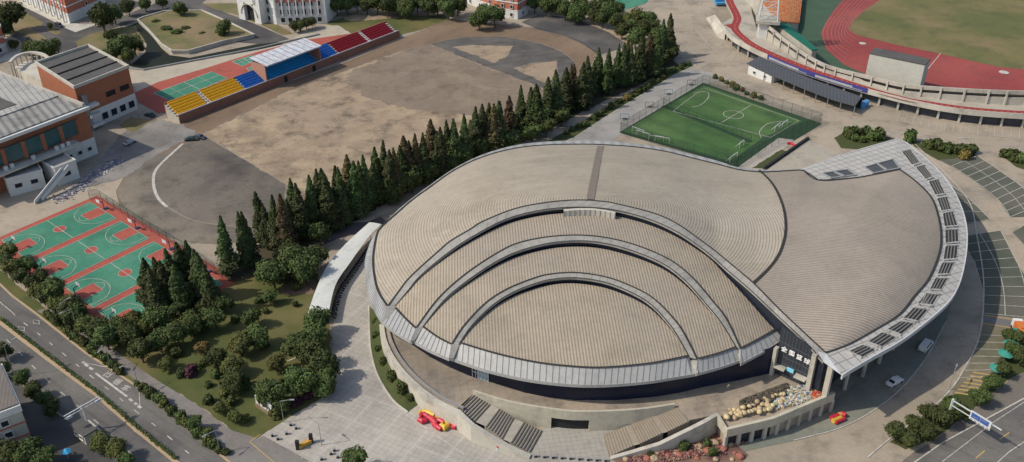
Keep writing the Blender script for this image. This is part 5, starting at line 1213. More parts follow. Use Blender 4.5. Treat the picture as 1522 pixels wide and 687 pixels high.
# park trees (crown centres)
park = [(302,518,2.4,'o','orange-tinted round tree in the middle of the park lawn'),(246,540,2.3,'y','olive round tree on the path edge of the park'),(262,494,4,'g','big dark tree just below the conifer clump'),(285,477,3.6,'g','dark spreading tree right below the basketball corner'),(318,471,3.6,'g','bushy green tree beside the thin white path'),(332,449,3.2,'g','small green tree at the upper end of the thin white path'),(320,531,3.4,'g','green tree right of the orange-tinted tree'),(345,542,3.2,'y','yellowish green tree in the park centre'),(356,512,3.8,'y','brownish olive tree in the park centre, wider than its neighbours'),(382,497,3.8,'g','dark green tree right of the brownish olive one'),(348,562,3.6,'g','dark tree above the white sign board lawn'),
 (412,538,3.0,'y','pale olive round tree on open lawn'),(438,512,3.8,'g','dark tree left of the plaza-edge clump'),(464,497,3.8,'g','dark tree at the upper end of the plaza edge'),(472,474,3.6,'g','dark tree beside the lower end of the white canopy'),(461,522,3.6,'g','dark tree in the middle of the plaza-edge clump'),(449,566,3.8,'g','leafy green tree nearest the red flower bed'),(479,542,3.8,'g','dark tree overhanging the plaza midway'),(482,566,3.4,'g','dark tree overhanging the plaza at its lowest point'),(405,583,4.3,'g','large bright green tree behind the white sign board'),(326,606,2.0,'y','small olive tree beside the lower park path'),(347,619,1.9,'y','small olive tree at the end of the lower park path'),(289,627,2.0,'g','small tree on the road verge near the lower park path'),(309,641,1.5,'y','small yellow-green tree on the road verge, lowest one'),
 (300,455,2.4,'g','green tree left of the white path near the courts'),(235,505,3.0,'g','dark tree on the park path bend'),(375,470,3.0,'g','green tree on the upper lawn'),(400,440,2.6,'g','small green tree on the upper lawn near the bare soil'),(420,600,2.6,'g','low green tree right of the sign board'),(528,680,3.0,'g','dark round tree alone on the bottom plaza')]
for x, y, r, k, lab in park: broad((x, y), r*(.82 if x < 430 and x > 240 else .95), lab, k, 'park trees', hs=random.uniform(.85, 1.15))
shrub(G(285,556), 1.7, 'round purple-leaved shrub on the park lawn', 'p')
bel = [(8,388),(20,398),(33,410),(46,420),(58,432),(72,442),(60,412),(84,452),(96,462),(110,470),(125,482),(140,492),(156,498),(172,500),(190,496),(208,518),(210,486),(228,474),(246,470),(196,478),(178,485),(150,484),(104,452),(80,430),(40,392),(12,372)]
for i, (x, y) in enumerate(bel):
    b_ = sorted(bel).index((x, y)); broad((x, y), random.uniform(2.3, 3.5), '%s tree, %s from the left in the belt between road and basketball courts' % ('olive green' if i % 3 == 1 else 'dark green', ORD[b_]), 'y' if i % 3 == 1 else 'g', 'trees between road and basketball courts')
sc = [(215,495),(228,520),(262,530),(270,560),(298,545),(310,575),(322,560),(333,590),(365,575),(395,515),(395,465),(350,478),(440,455),(420,520),(430,560),(420,580),(365,625),(345,600),(310,600),(440,430),(455,415),(300,490),(410,620),(385,450)]
for i, (x, y) in enumerate(sc): shrub(G(x, y), random.uniform(.8, 1.7), 'low %s shrub, %s from the left scattered on the park lawn' % (['green', 'olive', 'green'][i % 3], ORD[sorted(sc).index((x, y))]), ['g', 'y', 'g'][i % 3], 'low shrubs on the park lawn')
# roadside hedge shrubs
hp_ = resample([G(*p) for p in [(70,470),(112,503),(150,533),(205,574),(262,618),(300,650),(334,676)]], 44)
for i, p in enumerate(hp_):
    if 21 <= i <= 23: continue
    shrub(p + Vector((random.uniform(-.3,.3), random.uniform(-.3,.3), 0)), random.uniform(.8, 1.35), 'clipped roadside shrub, %s from the upper left along the kerb' % ORD[i], 'y' if i % 5 == 0 else 'g', 'shrubs along the road kerb')
mp_ = resample([G(*p) for p in [(0,474),(72,530),(144,584),(201,634),(262,684)]], 70); mb = MB()
V = []; Fc = []; rng = random.Random(4); pts = []
for p, q in zip(mp_, mp_[1:]):
    for k in range(60): c = p.lerp(q, rng.random()); pts.append((c + Vector((rng.uniform(-.35,.35), rng.uniform(-.35,.35), rng.uniform(.2, .8))), Vector((0,0,1))))
V, Fc = leaf_quads(rng, pts, .3); o = mesh_obj('hedge', V, Fc, M_fol); tag(o, 'thin low hedge running along the median of the left road', 'hedge')
# lower-left verge hedge and trees
for i, (x, y, r, lab) in enumerate([(33,560,2.0,'dark shrub tree at the upper end of the lower road verge'),(50,578,2.0,'dark verge tree beside the roadside building roof'),(66,592,2.0,'dark verge tree right of the roadside building'),(78,604,2.0,'lowest dark tree of the verge beside the roadside building'),(15,672,3.4,'dark tree in front of the roadside building, leftmost'),(42,676,3.2,'dark tree in front of the roadside building, second from left'),(62,682,2.8,'dark tree in front of the roadside building, rightmost'),(150,655,2.2,'olive tree on the lower verge near the white mast'),(172,668,2.4,'olive tree on the bottom edge right of the white mast'),(186,684,2.0,'dark tree cut by the bottom edge beside the lower road'),(4,520,2.4,'dark tree at the left edge across the road'),(2,548,2.2,'lower dark tree at the left edge across the road')]):
    broad((x, y), r, lab, 'y' if 'olive' in lab else 'g', 'trees on the lower road verge')
# top-left trees
for x, y, r, lab in [(150,22,6.0,'big round tree beside the red classroom building'),(168,18,4.5,'smaller tree merging with the big one by the classroom building'),(12,20,6.5,'big round tree at the top left corner lawn'),(2,38,4,'dark tree at the left edge below the corner tree'),(62,72,4.5,'dark tree behind the curved colonnade'),(78,70,4.2,'dark tree right of the one behind the colonnade'),(45,70,3.6,'dark tree left of the one behind the colonnade'),(178,68,5.0,'wide dark tree on the canal bank'),(198,64,4.4,'dark tree at the canal bend'),(165,80,3.6,'low tree behind the dark-roofed school block'),(190,82,3.2,'low tree at the water edge near the school block'),(165,52,3,'yellowish small tree near the canal road'),(267,12,3.8,'round tree at the head of the raised garden'),(333,40,3.8,'round dark tree on the right of the raised garden'),(232,32,2.0,'low bush tree on the garden left side'),(248,42,2.6,'low bush tree in the garden middle-left'),(262,48,2.6,'low bush tree in the garden middle'),(276,42,2.2,'small bush tree in the garden centre'),(300,50,1.8,'small bush at the near side of the garden'),
 (21,66,2.2,'small tree beside the orange end block'),(74,38,1.6,'small bush on the traffic island'),(190,10,3.5,'tree behind the big round tree by the classroom building'),(215,6,3.2,'dark tree at the top near the road bend'),(240,2,3.2,'dark tree at the top edge right of the road bend')]:
    broad((x, y), r, lab, 'g', None, hs=.55 if 'bush' in lab and 'garden' in lab else 1.0)
for i, (x, y) in enumerate([(437,38),(446,37),(455,34),(463,32)]): broad((x, y), 2.6, 'bushy tree, %s from the left before the arcaded building' % ORD[i], 'g', 'bushy trees before the arcaded building')
tb2 = [(500,6),(515,4),(530,2),(545,6),(560,3),(575,8),(590,3),(605,7),(620,3),(635,8),(650,4),(665,10),(680,6),(720,18),(712,28),(735,20),(570,-4),(600,-5),(640,-4)]
for x, y in tb2: broad((x, y), random.uniform(4, 5), 'dense dark tree, %s from the left in the top tree belt' % ORD[sorted(tb2).index((x, y))], 'g', 'tree belt behind the red seats')
tb3 = [(795,3),(812,8),(828,5),(840,14),(856,18),(870,12),(882,22),(896,26),(905,14),(915,32),(930,28),(940,36),(955,42),(968,40),(925,44),(890,10),(948,24),(965,28),(975,52),(945,54),(985,62),(992,75),(860,2),(900,2),(915,12)]
for x, y in tb3: broad((x, y), random.uniform(3.6, 4.6), 'green tree, %s from the left in the belt beyond the track bend' % ORD[sorted(tb3).index((x, y))], 'y' if x in (930, 948) else 'g', 'tree belt beyond the track bend')
# verge shrubs right of the row
vp = resample([G(*p) for p in [(845,200),(880,178),(905,163),(960,132),(1000,106),(1024,97)]], 30)
for i, p in enumerate(vp): shrub(p + Vector((random.uniform(-1,1), random.uniform(-1,1), 0)), random.uniform(.7, 1.5), 'low shrub, %s from the arena end of the walkway verge' % ORD[i], 'o' if i % 9 == 4 else 'g', 'shrubs on the walkway verge')
for i, (x, y) in enumerate([(1063,117),(1072,121),(1080,125),(1088,129),(1094,134),(1103,136),(1110,141),(1120,145),(1130,148)]): shrub(G(x, y), random.uniform(.9, 1.5), 'brownish shrub, %s from the left between soccer fence and parking bays' % ORD[i], 'o' if i % 2 else 'y', 'shrubs between soccer fence and parking bays')
# right parking hedges
sheet('verge', [(1240,205),(1262,192),(1330,205),(1325,212),(1275,222),(1250,220)], z3, M_bank); sheet('verge', [(1350,207),(1440,222),(1452,232),(1394,238),(1360,218)], z3, M_bank); sheet('verge', [(1490,232),(1540,240),(1540,258),(1510,248)], z3, M_bank)
h1 = [(1258,198),(1264,202),(1271,196),(1279,200),(1288,200),(1296,205),(1306,203),(1270,206),(1281,208)]; h2 = [(1352,208),(1375,214),(1382,217),(1391,218),(1398,222),(1408,224),(1418,224),(1427,226),(1436,228),(1442,224),(1433,234)]; h3 = [(1493,231),(1500,233),(1507,236),(1514,238),(1521,241)]
for hh_, nm in ((h1, 'in the bed above the wing roof corner'), (h2, 'in the bed between wing and parking bays'), (h3, 'in the bed at the right edge')):
    for i, (x, y) in enumerate(hh_): shrub(G(x, y+3), random.uniform(1.4, 2.3), 'dark clipped shrub, %s from the left %s' % (ORD[i], nm), 'o' if (x, y) == (1433, 234) else 'g', 'shrubs ' + nm)
# bank shrubs
for i, (x, y, z, r) in enumerate([(557,478,1,.8),(558,500,1.2,.9),(562,520,1.2,.9),(570,540,1.3,1.0),(582,562,1.5,1.3),(598,580,1.5,1.4),(610,592,1.0,.9),(594,570,1.6,.8)]):
    shrub(G(x, y, z), r, 'rounded shrub, %s from the top on the grass bank' % ORD[i], 'g', 'shrubs on the curved grass bank', z-.3)
# bottom right trees
for x, y, r, lab in [(1333,640,2.6,'green tree at the left tip of the corner verge'),(1350,650,2.4,'dark tree just right of the verge tip tree'),(1362,630,2.4,'green tree on the ring road side of the verge'),(1385,612,2.6,'green tree left of the gantry sign post'),(1400,618,2.8,'broad green tree behind the blue gantry sign'),(1415,600,2.4,'green tree at the lower end of the yellow-hatched bays'),(1430,612,2.2,'small green tree right of the gantry post'),(1455,590,2.4,'tree on the pavement side of the hatched bays'),(1475,568,2.2,'tree beside the third teal canopy'),(1492,548,2.2,'tree at the verge near the teal canopies'),(1505,520,2.4,'tree between the teal canopies'),(1512,500,2.4,'tree below the orange truck'),(1380,640,2.2,'tree on the pavement edge below the gantry'),(1520,530,2.6,'tree at the right edge of the verge'),(1498,497,1.8,'small dark tree beside the short grey path')]:
    broad((x, y), r, lab, 'g', 'trees on the corner verge', hs=.85)
# planting-bed plants and rocks
rng = random.Random(12); k = 0
mb = MB()
pts = []
bedw = [G(*p) for p in bed]
for _ in range(3600):
    a_, b_ = rng.random(), rng.random(); p = G(930+175*a_, 682-48*a_*(1 if a_ < .8 else .9)+b_*34*(.5+.5*a_)*(1 if a_ < .85 else .7)); pts.append((p + Vector((0,0,rng.uniform(.1,.5))), Vector((0,0,1))))
V, Fc = leaf_quads(rng, pts, .42); tag(mesh_obj('ground_cover', V, Fc, mat('ground_cover', (.30,.12,.10), (.13,.07,.08), 1.8, c3=(.36,.24,.16), scale3=.5, contrast=.25)), 'reddish ground cover in the rock garden', 'plants', kind='stuff')
rk = [(1004,676),(1022,676),(1032,654),(1070,650),(1088,684),(1099,680),(1064,684),(1036,682),(1078,640),(992,678),(975,674),(962,684),(945,680),(957,676),(972,683),(985,672),(1000,668),(1010,678),(1040,664),(1052,672),(1062,660),(1075,668),(1085,662),(1092,674),(930,684)]
for i, (x, y) in enumerate(rk):
    c = G(x, y); s_ = rng.uniform(.4, 1.0); bm = bmesh.new(); bmesh.ops.create_icosphere(bm, subdivisions=2, radius=s_)
    for v in bm.verts: v.co *= 1 + .35*noise.noise(v.co*1.3 + Vector((i*5, 0, 0))); v.co.z *= .75
    me = bpy.data.meshes.new('rock'); bm.to_mesh(me); bm.free(); me.materials.append(mat('red_rock' if i % 2 else 'tan_rock', *(((.36,.14,.10), (.26,.10,.08)) if i % 2 else ((.42,.31,.20), (.33,.25,.17))), 1, bump=.5))
    o = bpy.data.objects.new('rock', me); col.objects.link(o); o.location = (c.x, c.y, s_*.3); tag(o, '%s garden boulder, %s from the left in the rock garden' % ('reddish' if i % 2 else 'tan', ORD[sorted(rk).index((x, y))]), 'boulder', 'boulders in the rock garden')
for i, (x, y, r) in enumerate([(1016,668,1.3),(1050,664,1.0),(966,678,.8),(1058,676,1.0)]): shrub(G(x, y), r, 'green shrub, %s from the left among the garden boulders' % ORD[[1,2,0,3][i]], 'g', 'shrubs in the rock garden')
for i, (x, y) in enumerate([(431,597),(436,604),(444,600),(455,594),(463,590),(470,588),(478,586),(486,583)]): shrub(G(x, y), rng.uniform(.7, 1.1), 'crimson flower shrub, %s from the left at the plaza edge' % ORD[i], 'p', 'crimson shrubs by the plaza')

# ------------------------------------------------------------------ vehicles and small things
def car(px, heading, label, paint, van=False, cat='car', L_=4.5, W_=1.8):
    p = G(*px); r_ = empty('parked_van' if van else 'parked_car', p, label, cat); r_.rotation_euler.z = heading
    H1, H2 = (.95, 1.45) if not van else (1.1, 1.95)
    prof = [(-L_/2, .35), (-L_/2, H1*.85), (-L_/2+.15, H1), (-L_*.32, H1), (-L_*.2, H2), (L_*.14, H2), (L_*.28, H1), (L_/2-.15, H1*.82), (L_/2, H1*.6), (L_/2, .35)]
    if van: prof = [(-L_/2, .35), (-L_/2, H1), (-L_/2+.1, H2-.05), (-L_/2+.3, H2), (L_*.22, H2), (L_*.36, H1+.05), (L_/2-.1, H1*.85), (L_/2, H1*.6), (L_/2, .35)]
    def lathe(profile, w0, m, name, par, zcut=None):
        V = []; n = len(profile)
        for s_ in (-1, 1):
            for x, z in profile: V.append(Vector((x, s_*w0*(1 if z <= H1+.01 else .84), z)))
        Fc = [tuple(range(n-1, -1, -1)), tuple(range(n, 2*n))] + [(i, (i+1)%n, n+(i+1)%n, n+i) for i in range(n)]
        me = me_of(name, V, Fc, m); o = child(name, me, par); bv = o.modifiers.new('bevel', 'BEVEL'); bv.width = .07; bv.segments = 2; return o
    body = lathe(prof, W_/2, paint, 'body', r_)
    def glass(name, quad): mb = MB(); mb.quad(*quad); o = child(name, me_of(name, mb.v, mb.f, M_glass), r_)
    wt_ = W_/2*.80
    if van:
        glass('windscreen', [(L_*.362, -wt_, H1+.12), (L_*.362, wt_, H1+.12), (L_*.235, wt_*.95, H2-.08), (L_*.235, -wt_*.95, H2-.08)])
        for s_ in (-1, 1): glass('side_window', [(-L_*.42, s_*(W_/2*.93), H1+.15), (L_*.25, s_*(W_/2*.93), H1+.15), (L_*.18, s_*(W_/2*.86), H2-.12), (-L_*.4, s_*(W_/2*.86), H2-.12)])
    else:
        glass('windscreen', [(L_*.275, -wt_, H1+.06), (L_*.275, wt_, H1+.06), (L_*.155, wt_*.95, H2-.04), (L_*.155, -wt_*.95, H2-.04)])
        glass('rear_window', [(-L_*.325, wt_, H1+.06), (-L_*.325, -wt_, H1+.06), (-L_*.212, -wt_*.95, H2-.04), (-L_*.212, wt_*.95, H2-.04)])
        for s_ in (-1, 1): glass('side_window', [(-L_*.28, s_*(W_/2*.96), H1+.07), (L_*.23, s_*(W_/2*.96), H1+.07), (L_*.12, s_*(W_/2*.875), H2-.1), (-L_*.19, s_*(W_/2*.875), H2-.1)])
    for x in (-L_*.3, L_*.31):
        for s_ in (-1, 1):
            mb = MB(); n = 14
            for yy in (0, 1):
                for k in range(n): a = 2*math.pi*k/n; mb.v.append(Vector((x+.33*math.cos(a), s_*(W_/2-.2+yy*.22), .33+.33*math.sin(a))))
            for k in range(n): mb.f.append((k, (k+1)%n, n+(k+1)%n, n+k))
            mb.f += [tuple(range(n)), tuple(range(n, 2*n))]; child('wheel', me_of('wheel', mb.v, mb.f, M_dark), r_)
    for s_ in (-1, 1):
        mb = MB(); mb.box((L_/2, s_*W_*.36), (1, 0), .03, .18, H1*.55, H1*.72); child('headlight', me_of('headlight', mb.v, mb.f, M_metalw), r_)
        mb = MB(); mb.box((-L_/2, s_*W_*.38), (1, 0), .03, .14, H1*.6, H1*.8); child('tail_light', me_of('tail_light', mb.v, mb.f, M_red), r_)
    return r_
M_cw = mat('car_white', (.75,.75,.73), (.7,.7,.69), 1, rough=.3, spec=.5); M_cs = mat('car_silver', (.38,.40,.44), (.34,.36,.40), 1, rough=.3, spec=.5, metallic=.3); M_cd = mat('car_dark', (.06,.065,.08), (.05,.055,.07), 1, rough=.3, spec=.5)
hd = math.atan2((G(1340,560)-G(1318,573)).y, (G(1340,560)-G(1318,573)).x)
car((1329,570), hd, 'white car on the green apron below the wing canopy', M_cw)
hd = math.atan2((G(1383,504)-G(1368,522)).y, (G(1383,504)-G(1368,522)).x)
car((1375,517), hd, 'white van close under the curved wing canopy edge', M_cw, True, 'van', 5.0, 1.9)
car((193,214), math.atan2((G(204,207)-G(182,218)).y, (G(204,207)-G(182,218)).x), 'silver car in the yard beside the orange school block', M_cs)
car((223,173), R(150), 'dark green car parked beside the white base of the school block', mat('car_green', (.03,.06,.055), (.03,.05,.05), 1, rough=.3))
car((88,40), R(-35), 'dark van on the road by the traffic island', M_cd, True, 'van')
car((285,209), R(10), 'dark green car beside the dirt field corner', mat('car_green', ())); car((297,206), R(-20), 'grey car next to the dirt field corner', M_cd)
# orange truck at right edge
p = G(1515,500); r_ = empty('orange_truck', p, 'orange and white truck at the right edge beside the parking lot', 'truck'); r_.rotation_euler.z = R(80)
mb = MB(); mb.box((0, 0), (1, 0), 2.2, 1.2, .9, 3.0); child('cargo_box', me_of('cargo_box', mb.v, mb.f, mat('orange_paint', (.62,.18,.04), (.55,.15,.04), 1)), r_)
mb = MB(); mb.box((3.1, 0), (1, 0), .85, 1.1, .6, 2.5); child('cab', me_of('cab', mb.v, mb.f, M_cw), r_)
mb = MB(); mb.box((3.97, 0), (1, 0), .03, .95, 1.5, 2.3); child('windscreen', me_of('windscreen', mb.v, mb.f, M_glass), r_)
for x in (-1.4, 3.0):
    for s_ in (-1, 1): mb = MB(); mb.box((x, s_*1.05), (1, 0), .42, .14, .02, .85); child('wheel', me_of('wheel', mb.v, mb.f, M_dark), r_)
for i, (x, y) in enumerate([(1515,503),(1500,522),(1492,536),(1480,558)]):
    p = G(x, y); r_ = empty('teal_canopy', p, 'small teal parasol canopy, %s from the top along the corner verge' % ORD[i], 'canopy', 'teal canopies on the corner verge')
    mb = MB(); mb.bar(p, p + Vector((0,0,2.2)), .12); mb.build('pole', M_steel, r_)
    mb = MB(); mb.cyl(p, 1.9, 2.1, 3.0, 8, .2); mb.build('cover', mat('teal_cloth', (.05,.28,.22), (.04,.22,.18), 1), r_)
# bike shelter canopy
lf = [(549,331),(521,356),(500,378),(485,398),(470,430),(456,471)]; rg = [(567,334),(552,348),(535,370),(521,390),(499,423),(488,468)]
Lw = resample(smooth([G(p[0], p[1], 3.0) for p in lf], 5), 30); Rw = resample(smooth([G(p[0], p[1], 3.0) for p in rg], 5), 30)
r_ = empty('bike_shelter', Lw[15], 'long curved white canopy over the bike parking left of the arena', 'shelter'); 
V, Fc = grid_surf(Lw, Rw, 6, bulge=lambda t, s: .12*math.sin(math.pi*s)); o = mesh_obj('roof', V, Fc, mat('white_sheet_roof', (.60,.61,.58), (.50,.51,.49), .2, grime=.5, streak=(R(60), .4, (.40,.41,.40), .3)), r_)
so = o.modifiers.new('thickness', 'SOLIDIFY'); so.thickness = .12
for p in Lw[::4] + Rw[::4]: mb = MB(); mb.bar(Vector((p.x, p.y, 0)), p, .14); mb.build('post', M_steel, r_)
k = 0; bs = resample(Rw[4:28], 34)
bike_src = None
def make_bike():
    r_ = empty('scooter', (0,0,0), 'parked scooter', 'scooter'); mb = MB(); mb.bar((-.5,0,.5), (.35,0,.35), .28); mb.bar((.35,0,.35), (.55,0,1.0), .12); mb.bar((.5,-.3,1.0), (.5,.3,1.0), .06); child('frame', me_of('frame', mb.v, mb.f, M_cd), r_)
    mb = MB(); mb.box((-.35,0), (1,0), .35, .14, .7, .8); child('saddle', me_of('saddle', mb.v, mb.f, M_dark), r_)
    for x in (-.6, .65):
        mb = MB(); n = 10
        for yy in (-.06, .06):
            for q in range(n): a = 2*math.pi*q/n; mb.v.append(Vector((x+.25*math.cos(a), yy, .25+.25*math.sin(a))))
        for q in range(n): mb.f.append((q, (q+1)%n, n+(q+1)%n, n+q))
        mb.f += [tuple(range(n)), tuple(range(n, 2*n))]; child('wheel', me_of('wheel', mb.v, mb.f, M_dark), r_)
    return r_
bk_ = make_bike()
for i, p in enumerate(bs):
    o = bk_ if i == 0 else copy_tree(bk_); o.location = (p.x+.6, p.y-.3, 0); o.rotation_euler.z = R(-20 + random.uniform(-15, 15)); o['label'] = 'dark scooter, %s from the top along the bike shelter edge' % ORD[i]; o['group'] = 'scooters along the bike shelter'
# rubble and sacks on the terrace
rng = random.Random(3); V = []; Fc = []; mi = []; 
cen = [(1110,600),(1190,596)]
def lump(me_name, seed, s=1.0, sub=2):
    bm = bmesh.new(); bmesh.ops.create_icosphere(bm, subdivisions=sub, radius=s)
    for v in bm.verts: v.co *= 1 + .3*noise.noise(v.co*1.6/s + Vector((seed*5, 0, 0))); v.co.z *= .8
    me = bpy.data.meshes.new(me_name); bm.to_mesh(me); bm.free()
    for p_ in me.polygons: p_.use_smooth = True
    return me
sk = [lump('sack', i, .5) for i in range(4)]; M_sack = mat('sack_cloth', (.52,.40,.25), (.44,.33,.21), 1.2, rnd=.4)
for m_ in sk: m_.materials.append(M_sack)
cnt = 0
for i in range(62):
    u = rng.random(); x = 1076 + 90*u; y = 622 - 22*u*1.0 - rng.random()*(14+6*u) + 6; 
    lay = 1 if rng.random() < .35 else 0; p = G(x, y-3, PZ+.4+.55*lay); o = bpy.data.objects.new('sack', rng.choice(sk)); col.objects.link(o); o.location = p; o.rotation_euler = (rng.uniform(-.4,.4), rng.uniform(-.4,.4), rng.uniform(0,6)); o.scale = [rng.uniform(.9,1.3)]*3
    tag(o, 'bulging tan sack in the heap inside the terrace parapet', 'sack', 'tan sacks heaped on the terrace')
mb = MB(); cols = [(.5,.5,.5),(.12,.16,.40),(.42,.35,.23),(.15,.3,.22),(.5,.09,.05),(.6,.57,.5)]
mts = [mat('debris_%d' % i, c, c, 1) for i, c in enumerate(cols)]
for i in range(900):
    u = rng.random(); x = 1150 + 70*u; y = 606 - 14*u - rng.random()*26 + 4*(1-u); 
    if x < 1165 and y < 585: continue
    p = G(x, y, PZ+.15); mb.box(p, (rng.uniform(-1,1), rng.uniform(-1,1)), rng.uniform(.1,.34), rng.uniform(.08,.22), PZ, PZ+rng.uniform(.15,.6), rng.choice([0,0,1,2,2,2,2,3,5,5]) if x < 1205 else rng.choice([4,4,4,2]))
tag(mb.build('debris_heap', mts), 'mixed white, blue and red debris heap at the right end of the terrace', 'debris', kind='stuff')
V, Fc = leaf_quads(rng, [(G(1100+70*(u := rng.random()), 603-26*u+rng.uniform(-8,9), PZ+rng.uniform(.1,.7)), Vector((0,0,1))) for _ in range(2600)], .5)
tag(mesh_obj('scrap_pile', V, Fc, mat('scrap', (.06,.055,.045), (.14,.12,.09), 1.5)), 'dark low pile of scrap behind the tan sacks', 'scrap', kind='stuff')
# inflatables (red and yellow)
def tube(mb, pts, r, n=10):
    P = [Vector(p) for p in pts]; b = len(mb.v)
    for i, p in enumerate(P):
        d = (P[min(i+1, len(P)-1)] - P[max(i-1, 0)]).normalized(); u = d.cross(Vector((0,0,1))); u = u.normalized() if u.length > .01 else Vector((1,0,0)); v = d.cross(u); rr = r*(.8 if i in (0, len(P)-1) else 1)
        for k in range(n): a = 2*math.pi*k/n; mb.v.append(p + u*rr*math.cos(a) + v*rr*math.sin(a))
    for i in range(len(P)-1):
        for k in range(n): mb.f.append((b+i*n+k, b+i*n+(k+1)%n, b+(i+1)*n+(k+1)%n, b+(i+1)*n+k)); mb.mi.append(0)
    mb.f += [tuple(range(b, b+n)), tuple(range(b+(len(P)-1)*n, b+len(P)*n))]; mb.mi += [0, 0]
M_ir, M_iy = mat('inflatable_red', (.50,.03,.06), (.45,.03,.05), 1, rough=.4), mat('inflatable_yellow', (.62,.42,.05), (.55,.36,.05), 1, rough=.4)
def inflatable(label, tubes, name='inflatable_arch'):
    r_ = empty(name, G(tubes[0][1][0][0], tubes[0][1][0][1]), label, 'inflatable')
    for c, pts, r in tubes:
        mb = MB(); tube(mb, [G(p[0], p[1], r*.9) for p in pts], r)
        mb.build('red_tube' if c == 'r' else 'yellow_tube', M_ir if c == 'r' else M_iy, r_)
inflatable('crumpled red and yellow inflatable arch lying beside the grass bank', [('y', [(623,614),(627,611),(631,613)], .45), ('r', [(624,618),(630,616),(636,619)], .7), ('r', [(622,623),(628,626),(634,625)], .7), ('y', [(633,609),(639,606),(645,609)], .6), ('y', [(630,612),(638,614),(646,618)], .7), ('r', [(636,620),(643,624),(649,631)], .75), ('r', [(644,630),(651,635),(656,638)], .65), ('y', [(643,612),(649,611),(655,614)], .55), ('y', [(646,616),(652,619),(658,622)], .65), ('y', [(652,610),(659,614),(664,616)], .5), ('r', [(650,624),(656,626),(660,629)], .65), ('y', [(655,632),(661,636),(666,632)], .75), ('y', [(657,628),(662,627),(667,629)], .6), ('r', [(659,619),(665,621),(671,625)], .65), ('y', [(668,626),(671,624),(674,622)], .4), ('r', [(670,629),(675,631),(679,635)], .75), ('r', [(671,634),(675,635),(678,632)], .6)])
inflatable('small red and yellow inflatable on the apron under the wing tip', [('r', [(1236,622),(1246,618)], .8), ('y', [(1238,626),(1250,621)], .7), ('r', [(1241,628),(1255,622)], .6), ('y', [(1246,616),(1254,616)], .6), ('r', [(1250,614),(1257,618)], .7)])
inflatable('flat red cloth strip on the yard above the arena roof', [('r', [(1170,213),(1176,213),(1184,218)], .5)], 'red_cloth')
p = G(741,668); r_ = empty('drum', p, 'small red and teal drum standing at the foot of the podium stairs', 'drum'); mb = MB(); mb.cyl(p, .55, 0, .9, 12); mb.build('body', mat('teal_drum', (.35,.5,.48), (.6,.62,.6), 2), r_); mb = MB(); mb.cyl(p, .6, .9, 1.5, 12, .4); mb.build('lid', M_ir, r_)
# park sign board with dark characters
pa_, pb_ = G(381,597,1.1), G(405,614,1.1); r_ = empty('park_sign', G(393,606), 'long white park sign board with dark characters on a stone base', 'sign')
dd_ = (pb_-pa_); dd_.z = 0; dd_.normalize(); nn_ = Vector((dd_.y, -dd_.x, 0))
Ls = (pb_-pa_).length; mb = MB(); mb.box(pa_.lerp(pb_, .5), dd_, Ls/2, .45, 0, .9); mb.build('base', mat('brown_stone', (.26,.19,.13), (.2,.15,.1), 1), r_)
mb = MB(); V_ = [pa_ + Vector((0,0,-.2)), pb_ + Vector((0,0,-.2)), pb_ + Vector((0,0,1.9)), pb_.lerp(pa_, .25) + Vector((0,0,2.5)), pa_.lerp(pb_, .3) + Vector((0,0,2.1)), pa_ + Vector((0,0,1.9))]
mb.quad(*[v + nn_*.15 for v in V_]); mb.quad(*[v - nn_*.15 for v in V_[::-1]])
for u, v in zip(V_, V_[1:] + V_[:1]): mb.quad(u+nn_*.15, v+nn_*.15, v-nn_*.15, u-nn_*.15)
mb.build('board', M_wht, r_)
Mx = Matrix(((dd_.x, 0, nn_.x, 0), (dd_.y, 0, nn_.y, 0), (0, 1, 0, 0), (0, 0, 0, 1)))
text_mesh('lettering', '体育中心欢迎您', .72, Matrix.Translation(pa_.lerp(pb_, .5) + nn_*.2 + Vector((0,0,.9))) @ Mx, mat('sign_dark', (.08,.06,.05), (.08,.06,.05), 1), r_, .01)
# gantry road sign
gp_, = (G(1406,628),); r_ = empty('gantry_sign', gp_, 'white and blue overhead road sign on a bent arm over the corner road', 'road sign')
mb = MB(); mb.bar(gp_, gp_ + Vector((0,0,6.6)), .35); mb.build('post', M_metalw, r_)
hA, hB = G(1406,608,6.2), G(1452,640,6.2); 
gp2 = Vector((gp_.x, gp_.y, 6.2)); dd_ = (G(1452,640,6.2)-G(1420,620,6.2)).normalized(); mb = MB()
mb.bar(gp2, gp2 + dd_*11, .2); mb.bar(gp2 - Vector((0,0,1.3)), gp2 + dd_*5 - Vector((0,0,1.3)), .16); mb.build('arm', M_metalw, r_)
c_ = gp2 + dd_*6.6; nn_ = Vector((dd_.y, -dd_.x, 0)); nn_ = nn_ if nn_.y < 0 else -nn_
mb = MB(); mb.box(c_ + nn_*.25, dd_, 2.3, .08, 4.6, 6.8); pn = mb.build('panel', M_metalw, r_)
mb = MB(); mb.box(c_ + nn_*.37 - dd_*.1, dd_, 1.9, .03, 5.3, 6.5); mb.build('blue_field', mat('sign_blue', (.03,.08,.30), (.05,.12,.35), 1), pn)
mb = MB()
for k in range(5): mb.box(c_ + nn_*.37 + dd_*(-1.8+.9*k), dd_, .25, .03, 4.7, 4.95)
mb.box(c_ + nn_*.42 - dd_*1.0, dd_, .5, .02, 5.7, 5.8); mb.box(c_ + nn_*.42 + dd_*.8, dd_, .6, .02, 6.1, 6.2); mb.box(c_ + nn_*.42 + dd_*.0, dd_, .06, .02, 5.4, 6.5); mb.build('sign_marks', M_steel, pn)
